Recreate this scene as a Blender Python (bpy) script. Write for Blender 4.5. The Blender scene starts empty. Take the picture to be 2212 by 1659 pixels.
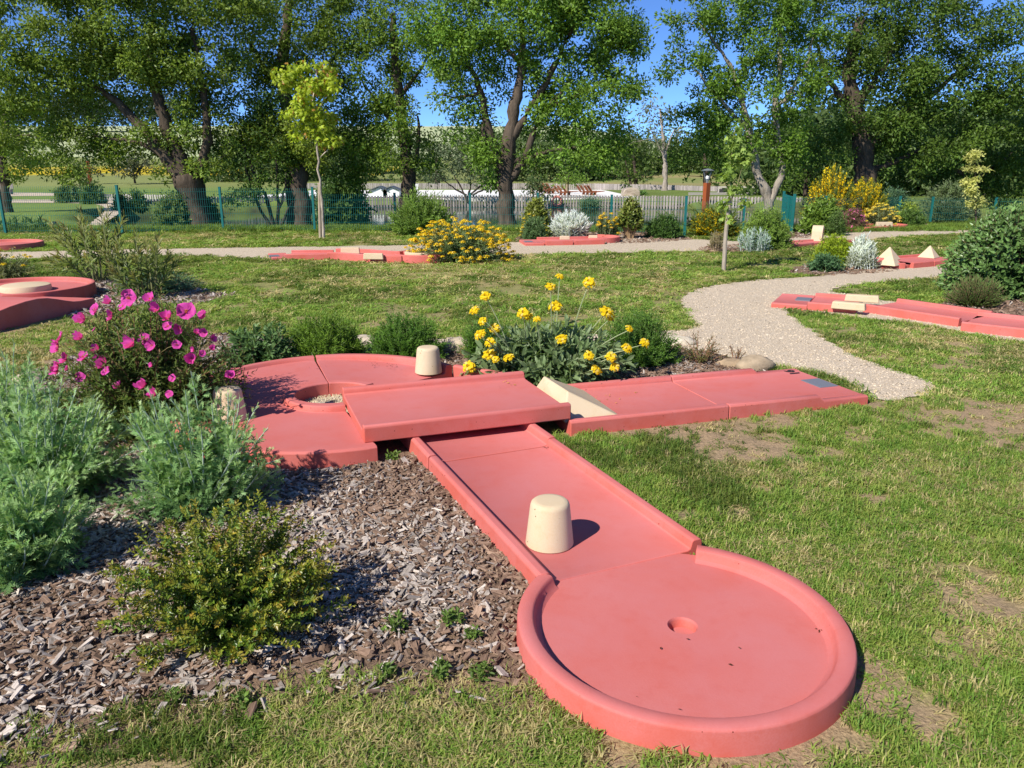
import bpy, bmesh, math, random
import numpy as np
from mathutils import Vector

# ------------------------------------------------------------------ camera, sky, sun, exposure
C = bpy.context.scene.collection
SC = bpy.context.scene
EYE, PITCH, FPX = 1.65, math.radians(15.5), 1664.0
cam_d = bpy.data.cameras.new('camera'); cam = bpy.data.objects.new('camera', cam_d); C.objects.link(cam)
cam.location = (0, 0, EYE); cam.rotation_euler = (math.radians(90) - PITCH, 0, 0)
cam_d.sensor_width = 36; cam_d.lens = 36 * FPX / 2212; cam_d.clip_start = 0.05; cam_d.clip_end = 3000
SC.camera = cam
SUN_EL, SUN_AZ = math.radians(41), math.radians(225)          # azimuth clockwise from +Y: behind the camera, to the left
W = bpy.data.worlds.new('World'); SC.world = W; W.use_nodes = True
wn = W.node_tree; bg = wn.nodes['Background']
sky = wn.nodes.new('ShaderNodeTexSky'); sky.sky_type = 'NISHITA'; sky.sun_disc = False
sky.sun_elevation = SUN_EL; sky.sun_rotation = SUN_AZ; sky.altitude = 3000; sky.air_density = 0.6; sky.dust_density = 0.0; sky.ozone_density = 10.0
wn.links.new(sky.outputs[0], bg.inputs[0]); bg.inputs[1].default_value = 0.15
sun_d = bpy.data.lights.new('sun', 'SUN'); sun = bpy.data.objects.new('sun', sun_d); C.objects.link(sun)
sun_d.energy = 4.9; sun_d.angle = math.radians(0.55); sun_d.color = (1.0, 0.94, 0.84)
_dir = Vector((math.sin(SUN_AZ) * math.cos(SUN_EL), math.cos(SUN_AZ) * math.cos(SUN_EL), math.sin(SUN_EL)))
sun.rotation_euler = _dir.to_track_quat('Z', 'Y').to_euler(); sun.location = (-20, -20, 30)
SC.view_settings.view_transform = 'Standard'; SC.view_settings.look = 'None'
SC.view_settings.exposure = 0.45; SC.view_settings.gamma = 1.0; SC.view_settings.use_curve_mapping = False

# ------------------------------------------------------------------ measuring helpers (survey of the site)
def GD(X, Y, z=0.0):
    u = (X - 1106) / FPX; v = (829.5 - Y) / FPX
    d = (u, math.cos(PITCH) + v * math.sin(PITCH), -math.sin(PITCH) + v * math.cos(PITCH))
    t = (z - EYE) / d[2]
    return np.array([d[0] * t, d[1] * t, z])
def AT(X, Y, y):
    u = (X - 1106) / FPX; v = (829.5 - Y) / FPX
    d = (u, math.cos(PITCH) + v * math.sin(PITCH), -math.sin(PITCH) + v * math.cos(PITCH))
    t = y / d[1]
    return np.array([d[0] * t, y, EYE + d[2] * t])

# ------------------------------------------------------------------ noise in numpy
_tab = np.random.default_rng(5).random((256, 256))
def vnoise(x, y, s, o=0):
    x = np.asarray(x, float) / s + o * 17.3; y = np.asarray(y, float) / s + o * 9.1
    xi = np.floor(x).astype(int); yi = np.floor(y).astype(int); fx = x - xi; fy = y - yi
    fx = fx * fx * (3 - 2 * fx); fy = fy * fy * (3 - 2 * fy)
    g = lambda a, b: _tab[a % 256, b % 256]
    return (g(xi, yi) * (1 - fx) + g(xi + 1, yi) * fx) * (1 - fy) + (g(xi, yi + 1) * (1 - fx) + g(xi + 1, yi + 1) * fx) * fy
def fbm(x, y, s, o=0, n=4):
    r = 0; a = 0.5; t = 0
    for k in range(n):
        r = r + a * vnoise(x, y, s / 2 ** k, o + k * 3); t += a; a *= 0.5
    return r / t
def sstep(a, b, x):
    t = np.clip((np.asarray(x, float) - a) / (b - a), 0, 1); return t * t * (3 - 2 * t)
def inside(poly, x, y):
    poly = np.asarray(poly); x = np.asarray(x); y = np.asarray(y); c = np.zeros(x.shape, bool); n = len(poly); j = n - 1
    for i in range(n):
        xi, yi = poly[i][:2]; xj, yj = poly[j][:2]
        if yi != yj:
            c ^= ((yi > y) != (yj > y)) & (x < (xj - xi) * (y - yi) / (yj - yi) + xi)
        j = i
    return c
def edge_dist(poly, x, y):
    poly = np.asarray(poly); d = np.full(np.shape(x), 1e9); n = len(poly)
    for i in range(n):
        a = poly[i][:2]; b = poly[(i + 1) % n][:2]; ab = b - a; L = max(ab @ ab, 1e-9)
        t = np.clip(((x - a[0]) * ab[0] + (y - a[1]) * ab[1]) / L, 0, 1)
        d = np.minimum(d, np.hypot(x - a[0] - t * ab[0], y - a[1] - t * ab[1]))
    return d

# ------------------------------------------------------------------ objects
def tag(o, label=None, cat=None, group=None, kind=None):
    if label: o['label'] = label
    if cat: o['category'] = cat
    if group: o['group'] = group
    if kind: o['kind'] = kind
    return o
def thing(name, loc, label, cat, group=None, rz=0.0):
    o = bpy.data.objects.new(name, None); C.objects.link(o); o.location = tuple(float(v) for v in loc); o.rotation_euler = (0, 0, rz)
    o.empty_display_size = 0.1
    return tag(o, label, cat, group)
def base_of(o):
    v = np.zeros(3)
    while o is not None:
        v = v + np.array(o.location); o = o.parent
    return v
def link(name, me, mat, parent=None, loc=None):
    o = bpy.data.objects.new(name, me); C.objects.link(o)
    if mat is not None and len(me.materials) == 0: me.materials.append(mat)
    if parent is not None: o.parent = parent
    if loc is not None: o.location = tuple(float(v) for v in loc)
    return o
class MB:
    """collects triangles with a colour per vertex; build() links them as ONE mesh object"""
    def __init__(s): s.v = []; s.f = []; s.c = []; s.n = 0
    def add(s, v, f, c):
        v = np.asarray(v, float).reshape(-1, 3); f = np.asarray(f, int).reshape(-1, 3); c = np.asarray(c, float)
        if c.ndim == 1: c = np.tile(c[:3], (len(v), 1))
        s.v.append(v); s.f.append(f + s.n); s.c.append(c); s.n += len(v)
    def leaves(s, T, pos, d, n, sc, col):
        tv, tf = T; N = len(pos)
        if N == 0: return
        d = d / (np.linalg.norm(d, axis=1, keepdims=True) + 1e-9)
        b = np.cross(n, d); b /= (np.linalg.norm(b, axis=1, keepdims=True) + 1e-9); nn = np.cross(d, b)
        sc = np.broadcast_to(np.asarray(sc, float), (N,)) if np.ndim(sc) < 2 else sc
        S = sc[:, None, None]
        V = pos[:, None] + S * (tv[None, :, 0, None] * d[:, None] + tv[None, :, 1, None] * b[:, None] + tv[None, :, 2, None] * nn[:, None])
        F = (tf[None] + (np.arange(N) * len(tv))[:, None, None])
        s.add(V.reshape(-1, 3), F.reshape(-1, 3), np.repeat(col, len(tv), axis=0))
    def tube(s, pts, rad, col, n=6):
        pts = np.asarray(pts, float); rad = np.broadcast_to(np.asarray(rad, float), (len(pts),)); m = len(pts)
        t = np.gradient(pts, axis=0); t /= (np.linalg.norm(t, axis=1, keepdims=True) + 1e-9)
        ref = np.where(np.abs(t[:, 2:3]) > .9, np.array([[1., 0, 0]]), np.array([[0, 0, 1.]]))
        u = np.cross(t, ref); u /= (np.linalg.norm(u, axis=1, keepdims=True) + 1e-9); w = np.cross(t, u)
        a = np.arange(n) * 2 * math.pi / n
        V = pts[:, None] + rad[:, None, None] * (np.cos(a)[None, :, None] * u[:, None] + np.sin(a)[None, :, None] * w[:, None])
        V = V.reshape(-1, 3); F = []
        for i in range(m - 1):
            for k in range(n):
                p, q = i * n + k, i * n + (k + 1) % n
                F += [(p, q, q + n), (p, q + n, p + n)]
        for k in range(1, n - 1): F.append(((m - 1) * n, (m - 1) * n + k, (m - 1) * n + k + 1))
        s.add(V, F, col)
    def tubes(s, P, R, col, n=3):
        """P (N,m,3) polylines, R (N,m) radii"""
        N, m, _ = P.shape
        t = np.gradient(P, axis=1); t /= (np.linalg.norm(t, axis=2, keepdims=True) + 1e-9)
        ref = np.where(np.abs(t[..., 2:3]) > .9, np.array([1., 0, 0]), np.array([0, 0, 1.]))
        u = np.cross(t, ref); u /= (np.linalg.norm(u, axis=2, keepdims=True) + 1e-9); w = np.cross(t, u)
        a = np.arange(n) * 2 * math.pi / n
        V = P[:, :, None] + R[:, :, None, None] * (np.cos(a)[:, None] * u[:, :, None] + np.sin(a)[:, None] * w[:, :, None])
        F = []
        for i in range(m - 1):
            for k in range(n):
                p, q = i * n + k, i * n + (k + 1) % n
                F += [(p, q, q + n), (p, q + n, p + n)]
        F = np.array(F)[None] + (np.arange(N) * m * n)[:, None, None]
        col = np.asarray(col, float)
        c = np.tile(col, (N * m * n, 1)) if col.ndim == 1 else np.repeat(col, m * n, axis=0)
        s.add(V.reshape(-1, 3), F.reshape(-1, 3), c)
    def box(s, c, half, col, rz=0.0):
        q = np.array([[x, y, z] for x in (-1, 1) for y in (-1, 1) for z in (-1, 1)], float) * np.asarray(half)
        ca, sa = math.cos(rz), math.sin(rz); q = np.stack([q[:, 0] * ca - q[:, 1] * sa, q[:, 0] * sa + q[:, 1] * ca, q[:, 2]], 1) + np.asarray(c)
        s.add(q, [(0, 1, 3), (0, 3, 2), (4, 6, 7), (4, 7, 5), (0, 4, 5), (0, 5, 1), (2, 3, 7), (2, 7, 6), (0, 2, 6), (0, 6, 4), (1, 5, 7), (1, 7, 3)], col)
    def mesh(s, name, off=(0, 0, 0), smooth=False):
        V = np.concatenate(s.v) - np.asarray(off, float); F = np.concatenate(s.f); Cc = np.concatenate(s.c)
        me = bpy.data.meshes.new(name); me.vertices.add(len(V)); me.loops.add(len(F) * 3); me.polygons.add(len(F))
        me.vertices.foreach_set('co', V.astype(np.float32).ravel())
        me.loops.foreach_set('vertex_index', F.astype(np.int32).ravel())
        me.polygons.foreach_set('loop_start', np.arange(len(F), dtype=np.int32) * 3)
        me.polygons.foreach_set('loop_total', np.full(len(F), 3, np.int32))
        at = me.color_attributes.new('col', 'FLOAT_COLOR', 'POINT')
        at.data.foreach_set('color', np.concatenate([np.clip(Cc, 0, 1), np.ones((len(Cc), 1))], 1).astype(np.float32).ravel())
        me.polygons.foreach_set('use_smooth', np.full(len(F), bool(smooth)))
        me.update(); me.validate()
        return me
    def build(s, name, mat, parent=None, loc=None, smooth=False, kind=None):
        off = base_of(parent) if parent is not None else (np.asarray(loc, float) if loc is not None else np.zeros(3))
        o = link(name, s.mesh(name, off, smooth), mat, parent, loc if parent is None else None)
        if kind: o['kind'] = kind
        return o
def loft(name, rings, mat, parent=None, loc=None, closed=False, bevel=0.006, caps=True, smooth=False, seg=2):
    """rings: list of equal-length point loops, skinned into one solid"""
    rings = [np.asarray(r, float) for r in rings]
    off = base_of(parent) if parent is not None else (np.asarray(loc, float) if loc is not None else np.zeros(3))
    bm = bmesh.new(); vs = [[bm.verts.new(p - off) for p in r] for r in rings]; m = len(rings[0]); n = len(rings)
    for i in range(n if closed else n - 1):
        a, b = vs[i], vs[(i + 1) % n]
        for k in range(m):
            try: bm.faces.new((a[k], a[(k + 1) % m], b[(k + 1) % m], b[k]))
            except ValueError: pass
    if caps and not closed:
        bm.faces.new(list(reversed(vs[0]))); bm.faces.new(vs[-1])
    bmesh.ops.recalc_face_normals(bm, faces=bm.faces)
    me = bpy.data.meshes.new(name); bm.to_mesh(me); bm.free()
    if smooth:
        for p in me.polygons: p.use_smooth = True
    o = link(name, me, mat, parent, loc if parent is None else None)
    if bevel:
        b = o.modifiers.new('bevel', 'BEVEL'); b.width = bevel; b.segments = seg; b.limit_method = 'ANGLE'; b.angle_limit = math.radians(38)
        b.harden_normals = False
    if smooth:
        try: me.set_sharp_from_angle(angle=math.radians(40))
        except Exception: pass
    return o
def poly_sheet(name, pts, z, mat, kind='structure', rough=0.0, seed=0, dens=0.12):
    """flat sheet with a slightly ragged outline"""
    P = smooth_poly(pts, dens, rough, seed)
    bm = bmesh.new(); vs = [bm.verts.new((p[0], p[1], z)) for p in P]
    es = [bm.edges.new((vs[i], vs[(i + 1) % len(vs)])) for i in range(len(vs))]
    bmesh.ops.triangle_fill(bm, use_beauty=True, use_dissolve=False, edges=es, normal=(0, 0, 1))
    for f in bm.faces:
        f.normal_update()
        if f.normal.z < 0: f.normal_flip()
    me = bpy.data.meshes.new(name); bm.to_mesh(me); bm.free()
    o = link(name, me, mat); tag(o, kind=kind); return o, P
def smooth_poly(pts, dens=0.12, rough=0.0, seed=0):
    r = np.random.default_rng(seed); P = [np.asarray(p, float)[:2] for p in pts]; out = []; n = len(P)
    for i in range(n):
        p0, p1, p2, p3 = P[i - 1], P[i], P[(i + 1) % n], P[(i + 2) % n]
        L = np.hypot(*(p2 - p1)); k = max(1, min(80, int(L / dens)))
        for j in range(k):
            t = j / k; cr = .5 * ((2 * p1) + (-p0 + p2) * t + (2 * p0 - 5 * p1 + 4 * p2 - p3) * t * t + (-p0 + 3 * p1 - 3 * p2 + p3) * t ** 3)
            lin = p1 + (p2 - p1) * t; q = .55 * cr + .45 * lin
            out.append(q + rough * (r.random(2) - .5) * 2)
    return np.array(out)

# ------------------------------------------------------------------ materials
def mat(name):
    m = bpy.data.materials.new(name); m.use_nodes = True; return m, m.node_tree, m.node_tree.nodes['Principled BSDF']
def N(t, typ, **kw):
    n = t.nodes.new(typ)
    for k, v in kw.items():
        if k.startswith('i_'): n.inputs[k[2:]].default_value = v
        else: setattr(n, k, v)
    return n
def ramp(t, src, stops):
    r = t.nodes.new('ShaderNodeValToRGB'); t.links.new(src, r.inputs[0]); e = r.color_ramp.elements
    while len(e) < len(stops): e.new(0.5)
    for k, (p, c) in enumerate(stops): e[k].position = p; e[k].color = (*c[:3], 1)
    return r.outputs[0]
def mixc(t, fac, a, b, mode='MIX'):
    m = t.nodes.new('ShaderNodeMix'); m.data_type = 'RGBA'; m.blend_type = mode
    for idx, v in ((0, fac), (6, a), (7, b)):
        if isinstance(v, (int, float)): m.inputs[idx].default_value = v
        elif isinstance(v, tuple): m.inputs[idx].default_value = (*v, 1)
        else: t.links.new(v, m.inputs[idx])
    return m.outputs[2]
def noise(t, scale, detail=4, rough=.55, vec=None, dist=0.0):
    n = N(t, 'ShaderNodeTexNoise'); n.inputs['Scale'].default_value = scale; n.inputs['Detail'].default_value = detail
    n.inputs['Roughness'].default_value = rough; n.inputs['Distortion'].default_value = dist
    if vec is not None: t.links.new(vec, n.inputs['Vector'])
    return n.outputs['Fac']
def wpos(t): return t.nodes.new('ShaderNodeNewGeometry').outputs['Position']
def bump(t, h, b, strength=.4, dist=.01):
    n = N(t, 'ShaderNodeBump'); n.inputs['Strength'].default_value = strength; n.inputs['Distance'].default_value = dist
    t.links.new(h, n.inputs['Height']); t.links.new(n.outputs[0], b.inputs['Normal'])

def concrete(name, base, light, dark, seed, dust):
    m, t, b = mat(name); p = wpos(t)
    n1 = noise(t, 2.1 + seed * .1, 5, .6, p, .4); n2 = noise(t, 14, 6, .65, p); n3 = noise(t, 160, 2, .5, p)
    c = mixc(t, ramp(t, n1, [(.36, (0, 0, 0)), (.68, (1, 1, 1))]), base, light)
    c = mixc(t, ramp(t, n2, [(.52, (0, 0, 0)), (.74, (.55, .55, .55))]), c, dark)
    c = mixc(t, ramp(t, n3, [(.38, (.22, .22, .22)), (.6, (0, 0, 0))]), c, dark)
    st = noise(t, 6.5, 3, .5, p, 1.2)
    c = mixc(t, ramp(t, st, [(.66, (0, 0, 0)), (.76, (.35, .35, .35))]), c, light)
    v = N(t, 'ShaderNodeTexVoronoi'); v.inputs['Scale'].default_value = 30; t.links.new(p, v.inputs['Vector'])
    rr = N(t, 'ShaderNodeTexWhiteNoise'); t.links.new(v.outputs['Position'], rr.inputs['Vector'])
    thr = N(t, 'ShaderNodeMath', operation='MULTIPLY'); t.links.new(rr.outputs['Value'], thr.inputs[0]); thr.inputs[1].default_value = .135
    lt = N(t, 'ShaderNodeMath', operation='LESS_THAN'); t.links.new(v.outputs['Distance'], lt.inputs[0])
    sub = N(t, 'ShaderNodeMath', operation='SUBTRACT'); t.links.new(thr.outputs[0], sub.inputs[0]); sub.inputs[1].default_value = .02
    geo = t.nodes.new('ShaderNodeNewGeometry'); sep = N(t, 'ShaderNodeSeparateXYZ'); t.links.new(geo.outputs['True Normal'], sep.inputs[0])
    ab = N(t, 'ShaderNodeMath', operation='LESS_THAN'); t.links.new(sep.outputs[2], ab.inputs[0]); ab.inputs[1].default_value = .6   # air holes on cast sides only
    t.links.new(sub.outputs[0], lt.inputs[1])
    pit = N(t, 'ShaderNodeMath', operation='MULTIPLY'); t.links.new(lt.outputs[0], pit.inputs[0]); t.links.new(ab.outputs[0], pit.inputs[1])
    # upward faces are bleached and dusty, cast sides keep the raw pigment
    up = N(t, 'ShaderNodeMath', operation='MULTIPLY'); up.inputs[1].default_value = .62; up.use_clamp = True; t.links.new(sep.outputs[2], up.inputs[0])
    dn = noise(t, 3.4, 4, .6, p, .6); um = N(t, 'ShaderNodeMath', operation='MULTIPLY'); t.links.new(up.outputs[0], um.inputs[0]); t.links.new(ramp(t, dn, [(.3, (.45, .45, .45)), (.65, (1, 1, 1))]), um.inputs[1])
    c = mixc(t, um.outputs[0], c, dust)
    c = mixc(t, pit.outputs[0], c, tuple(x * .32 for x in dark))
    t.links.new(c, b.inputs['Base Color']); b.inputs['Roughness'].default_value = .72; b.inputs['Specular IOR Level'].default_value = .25
    bump(t, n3, b, .12, .004)
    return m
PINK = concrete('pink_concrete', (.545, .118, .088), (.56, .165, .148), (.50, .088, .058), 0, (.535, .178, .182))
CREAM = concrete('cream_concrete', (.60, .475, .31), (.62, .515, .37), (.54, .38, .21), 3, (.60, .47, .31))

def foliage_mat(name, trans=.32, rough=.5, spec=.3, src='GEOMETRY', grain=False):
    m, t, b = mat(name)
    a = N(t, 'ShaderNodeAttribute', attribute_name='col', attribute_type=src)
    t.links.new(a.outputs['Color'], b.inputs['Base Color']); b.inputs['Roughness'].default_value = rough; b.inputs['Specular IOR Level'].default_value = spec
    if grain:   # wood fibres run along each chip
        tc = t.nodes.new('ShaderNodeTexCoord'); mp = N(t, 'ShaderNodeMapping'); mp.inputs['Scale'].default_value = (1.2, 11, 6); t.links.new(tc.outputs['Object'], mp.inputs[0]); oi = t.nodes.new('ShaderNodeObjectInfo'); t.links.new(oi.outputs['Random'], mp.inputs['Location'])
        g = mixc(t, 1.0, a.outputs['Color'], ramp(t, noise(t, 1.6, 3, .6, mp.outputs[0]), [(.3, (.55, .52, .5)), (.65, (1.25, 1.25, 1.25))]), 'MULTIPLY'); t.links.new(g, b.inputs['Base Color'])
    if trans:
        tr = N(t, 'ShaderNodeBsdfTranslucent'); g = mixc(t, 1.0, a.outputs['Color'], (1.35, 1.3, .8), 'MULTIPLY'); t.links.new(g, tr.inputs['Color'])
        mx = N(t, 'ShaderNodeMixShader'); mx.inputs[0].default_value = trans
        t.links.new(b.outputs[0], mx.inputs[1]); t.links.new(tr.outputs[0], mx.inputs[2]); t.links.new(mx.outputs[0], t.nodes['Material Output'].inputs[0])
    return m
LEAF = foliage_mat('leaf', .40, .45, .30)
GLOSSY = foliage_mat('glossy_leaf', .26, .38, .45)
PETAL = foliage_mat('petal', .35, .6, .15)
BLADE = foliage_mat('grass_blade', .3, .55, .25, 'INSTANCER')
CHIP = foliage_mat('wood_chip', 0, .85, .15, 'INSTANCER', True)
PEBBLE = foliage_mat('gravel_stone', 0, .85, .15, 'INSTANCER')
def attr_mat(name, rough=.8, spec=.2, bscale=0, bstr=.4, bd=.01, stretch=None, vary=.0):
    m, t, b = mat(name); a = N(t, 'ShaderNodeAttribute', attribute_name='col'); c = a.outputs['Color']
    if bscale:
        p = wpos(t)
        if stretch:
            mp = N(t, 'ShaderNodeMapping'); mp.inputs['Scale'].default_value = stretch; t.links.new(p, mp.inputs['Vector']); p = mp.outputs[0]
        n = noise(t, bscale, 5, .65, p); bump(t, n, b, bstr, bd)
        if vary: c = mixc(t, ramp(t, n, [(.3, (0, 0, 0)), (.7, (1, 1, 1))]), mixc(t, 1.0, c, (1 - vary,) * 3, 'MULTIPLY'), mixc(t, 1.0, c, (1 + vary,) * 3, 'MULTIPLY'))
    t.links.new(c, b.inputs['Base Color']); b.inputs['Roughness'].default_value = rough; b.inputs['Specular IOR Level'].default_value = spec
    return m
BARK = attr_mat('bark', .9, .1, 9, .9, .05, (1, 1, .25), .45)
WOOD = attr_mat('weathered_wood', .8, .15, 30, .3, .004, (1, 1, .2), .2)
PAINT = attr_mat('painted_metal', .4, .4)
STONE = attr_mat('stone', .85, .2, 14, .5, .02, None, .25)
PLAIN = attr_mat('plain_matt', .7, .2, 12, .1, .01, None, .06)

# ------------------------------------------------------------------ plan of the site: paths, beds, lane footprints (metres, surveyed)
def gp(L, z=0.0): return np.array([GD(X, Y, z)[:2] for X, Y in L])
PATH_MAIN = gp([(2016, 853), (2005, 826), (1965, 808), (1918, 797), (1875, 782), (1835, 765), (1795, 742), (1765, 718), (1728, 698), (1703, 678), (1712, 668),
    (1808, 682), (1975, 700), (2212, 742), (2500, 790), (2500, 735), (2212, 695), (2030, 668), (1925, 652), (1830, 637), (1797, 628), (1820, 621), (1858, 615), (2038, 598), (2300, 575), (2300, 535),
    (2050, 562), (1935, 580), (1875, 585), (1775, 597), (1641, 605), (1558, 615), (1508, 625), (1481, 638), (1472, 655), (1482, 682), (1502, 705), (1470, 714), (1300, 722), (1000, 735), (720, 732), (700, 752), (960, 760), (1200, 762),
    (1440, 750), (1545, 765), (1620, 785), (1700, 792), (1800, 815), (1872, 850), (1900, 868)])
PATH_BACK = gp([(-350, 540), (0, 545), (340, 538), (870, 530), (1120, 523), (1250, 512), (1345, 508), (1420, 518), (1520, 518), (1600, 522), (1690, 517), (1790, 503), (1800, 495), (1945, 489), (2045, 492), (2250, 488),
    (2250, 500), (2045, 506), (1900, 515), (1780, 530), (1690, 533), (1560, 536), (1500, 543), (1115, 551), (900, 562), (580, 559), (420, 553), (200, 556), (0, 562), (-350, 566)])
BED_A = np.concatenate([gp([(1215, 1500), (1100, 1530), (900, 1545), (640, 1560), (380, 1600), (120, 1640), (-150, 1680), (-500, 1500), (-500, 1150), (-300, 960), (-60, 850), (80, 800), (170, 765), (320, 728), (470, 722), (720, 738), (960, 748), (1200, 748),
    (1440, 742), (1510, 752), (1600, 784), (1660, 802)]), np.array([[2.05, 6.0], [1.2, 5.45], [0.0, 5.0], [-0.2, 4.6], [.05, 3.9], [.46, 2.95], [.6, 2.4], [.35, 2.1]])])
BED_B = gp([(150, 672), (150, 640), (160, 612), (215, 604), (300, 602), (400, 618), (470, 632), (515, 637), (450, 655), (300, 662), (200, 682), (160, 690)])
BED_C = gp([(2010, 662), (2060, 650), (2120, 655), (2200, 640), (2400, 600), (2500, 735), (2212, 702), (2100, 680)])
BED_D = gp([(1705, 583), (1740, 572), (1830, 562), (1880, 566), (1930, 578), (1935, 588), (1850, 594), (1775, 596), (1715, 594)])
BED_E = gp([(1110, 520), (1130, 508), (1200, 498), (1330, 496), (1420, 506), (1500, 515), (1440, 523), (1330, 527), (1180, 527)])
BED_F = gp([(1505, 543), (1520, 534), (1600, 528), (1720, 524), (1720, 540), (1640, 546), (1560, 546)])
BED_G = gp([(1680, 508), (1720, 498), (1830, 487), (1990, 482), (2000, 488), (1945, 492), (1830, 500), (1780, 512), (1700, 516)])
BEDS = [BED_A, BED_B, BED_C, BED_D, BED_E, BED_F, BED_G]
# main lane
PV = np.array([.9165, .40]); DV = np.array([.40, -.9165]); J0 = np.array([.4695, 2.916])     # front lane: across, towards the target basin, junction centre
TA = math.radians(17.55); AV = np.array([math.cos(TA), math.sin(TA)]); BV = np.array([-AV[1], AV[0]]); T0 = np.array([.377, 4.69])  # tee lane
BC = np.array([.610, 2.468]); LC = np.array([-1.25, 5.19])
def circ(c, r, n=40): return np.array([[c[0] + r * math.cos(a), c[1] + r * math.sin(a)] for a in np.linspace(0, 2 * math.pi, n, endpoint=False)])
FOOT = [circ(BC, .60), circ(LC, 1.11), np.array([J0 + PV * .41, J0 - PV * .41, J0 - PV * .41 - DV * 2.6, J0 + PV * .41 - DV * 2.6]),
        np.array([T0, T0 + AV * 2.34, T0 + AV * 2.34 + BV * .86, T0 + BV * .86]), np.array([[.40, 4.70], [-.87, 4.24], [-1.2, 5.15], [.1, 5.56]])]
LEFT_FOOT = gp([(-300, 760), (0, 716), (54, 707), (120, 696), (151, 675), (165, 628), (160, 606), (80, 601), (0, 604), (-300, 612)])

def near_bed(x, y):
    r = np.zeros(np.shape(x), bool)
    for b in BEDS: r |= inside(b, x, y)
    return r
BALD = [(GD(X, Y)[0], GD(X, Y)[1], r) for X, Y, r in [(1895, 1440, .10), (1915, 1500, .13), (1975, 1545, .15), (1830, 1600, .09), (1650, 1055, .07), (1600, 1105, .08), (1785, 975, .13), (1895, 1078, .11), (1690, 950, .10), (2195, 965, .16),
    (1565, 1190, .07), (1480, 1110, .08), (2120, 1170, .09), (2050, 1330, .06), (1350, 1640, .09), (1550, 1640, .08), (1890, 875, .13), (1600, 585, .3), (700, 705, .25), (660, 690, .3), (2140, 880, .2), (1990, 900, .2)]]
def cover(x, y):
    """how much living grass stands at a point, and how dry it is"""
    n = .55 * fbm(x, y, 1.0, 1) + .45 * fbm(x, y, .3, 2, 3)
    c = sstep(.30, .52, n)
    for bx, by, r in BALD:
        d = np.hypot(x - bx, (y - by)) / r + .9 * (fbm(x, y, .12, 4, 2) - .5)
        c = c * sstep(.55, 1.25, d)
    dry = sstep(.46, .68, .6 * fbm(x, y, 2.2, 7) + .4 * fbm(x, y, .5, 8, 3))
    return c, dry
def TZ(x, y):
    x = np.asarray(x, float); y = np.asarray(y, float)
    z = -.4 * sstep(22.6, 25.5, y) * (1 - .6 * sstep(8, 16, x))
    yc = np.minimum(y, 200); z = z + np.where(y > 85, .00031 * (yc - 85) ** 2 + .028 * (yc - 85) + .075 * (y - yc), 0) * (1 - .5 * sstep(30, 80, x))
    z = z + .5 * (fbm(x, y, 18, 11) - .5) * sstep(88, 130, y)
    e = ((x + 1) / np.where(x > -1, 26., 20.5)) ** 2 + ((y - 43.0) / 16.0) ** 2
    m = 1 - sstep(.88, 1.10, e); z = z * (1 - m) - 2.2 * m
    return z
def axis(lo, a, b, hi, step, g):
    v = list(np.arange(a, b + 1e-6, step)); s = step; q = b
    while q < hi: s *= g; q += s; v.append(q)
    s = step; q = a; w = []
    while q > lo: s *= g; q -= s; w.append(q)
    return np.array(w[::-1] + v)
xs = axis(-320, -16, 19, 320, .11, 1.13); ys = axis(-40, 1.2, 23, 420, .11, 1.06)
GX, GY = np.meshgrid(xs, ys); gx, gy = GX.ravel(), GY.ravel(); gz = TZ(gx, gy)
cov, dry = cover(gx, gy)
soil = np.array([.34, .245, .155]); green = np.array([.215, .255, .068]); tan = np.array([.36, .295, .125]); deep = np.array([.125, .180, .036])
k1 = fbm(gx, gy, 3.1, 21)[:, None]
gc = green * (1 - k1 * .5) + deep * (k1 * .5); gc = gc * (1 - dry[:, None] * .75) + tan * dry[:, None] * .75
far = sstep(5, 12, gy); cv = np.maximum(cov, .72 * far)[:, None] * .92
gc = soil * (1 - cv) + gc * cv
fe = edge_dist(FOOT[0], gx, gy); gc = np.where((fe < .05)[:, None], soil * .95, gc)
# ground beyond the fence
b = sstep(22.4, 23.6, gy)[:, None]; bank = np.array([.13, .18, .045]); lawn2 = np.array([.165, .235, .055])
w2 = np.where((gx < -7)[:, None], lawn2, bank) * (.8 + .4 * fbm(gx, gy, 2.5, 31))[:, None]
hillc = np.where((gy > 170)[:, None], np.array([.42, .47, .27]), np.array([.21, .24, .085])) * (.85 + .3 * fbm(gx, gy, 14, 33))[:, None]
brown = np.array([.36, .27, .15]); hb = sstep(.42, .54, fbm(gx, gy, 9, 35))[:, None] * ((gx > -10) & (gy < 112))[:, None]
hillc = hillc * (1 - hb * .7) + brown * hb * .7
yl = (sstep(118, 122, gy) * (1 - sstep(140, 146, gy)) * (gx < -20) * sstep(.35, .5, fbm(gx, gy, 6, 36)))[:, None]
hillc = hillc * (1 - yl) + np.array([.55, .42, .02]) * yl
hm = sstep(84, 96, gy)[:, None]; w2 = w2 * (1 - hm) + hillc * hm
mud = sstep(-.55, -1.0, gz)[:, None]; w2 = w2 * (1 - mud) + np.array([.10, .095, .05]) * mud
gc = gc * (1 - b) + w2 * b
nx, ny = len(xs), len(ys); idx = np.arange(nx * ny).reshape(ny, nx)
q = np.stack([idx[:-1, :-1], idx[:-1, 1:], idx[1:, 1:], idx[1:, :-1]], -1).reshape(-1, 4)
gm = MB(); gm.add(np.stack([gx, gy, gz], 1), np.concatenate([q[:, [0, 1, 2]], q[:, [0, 2, 3]]]), gc)
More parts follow.
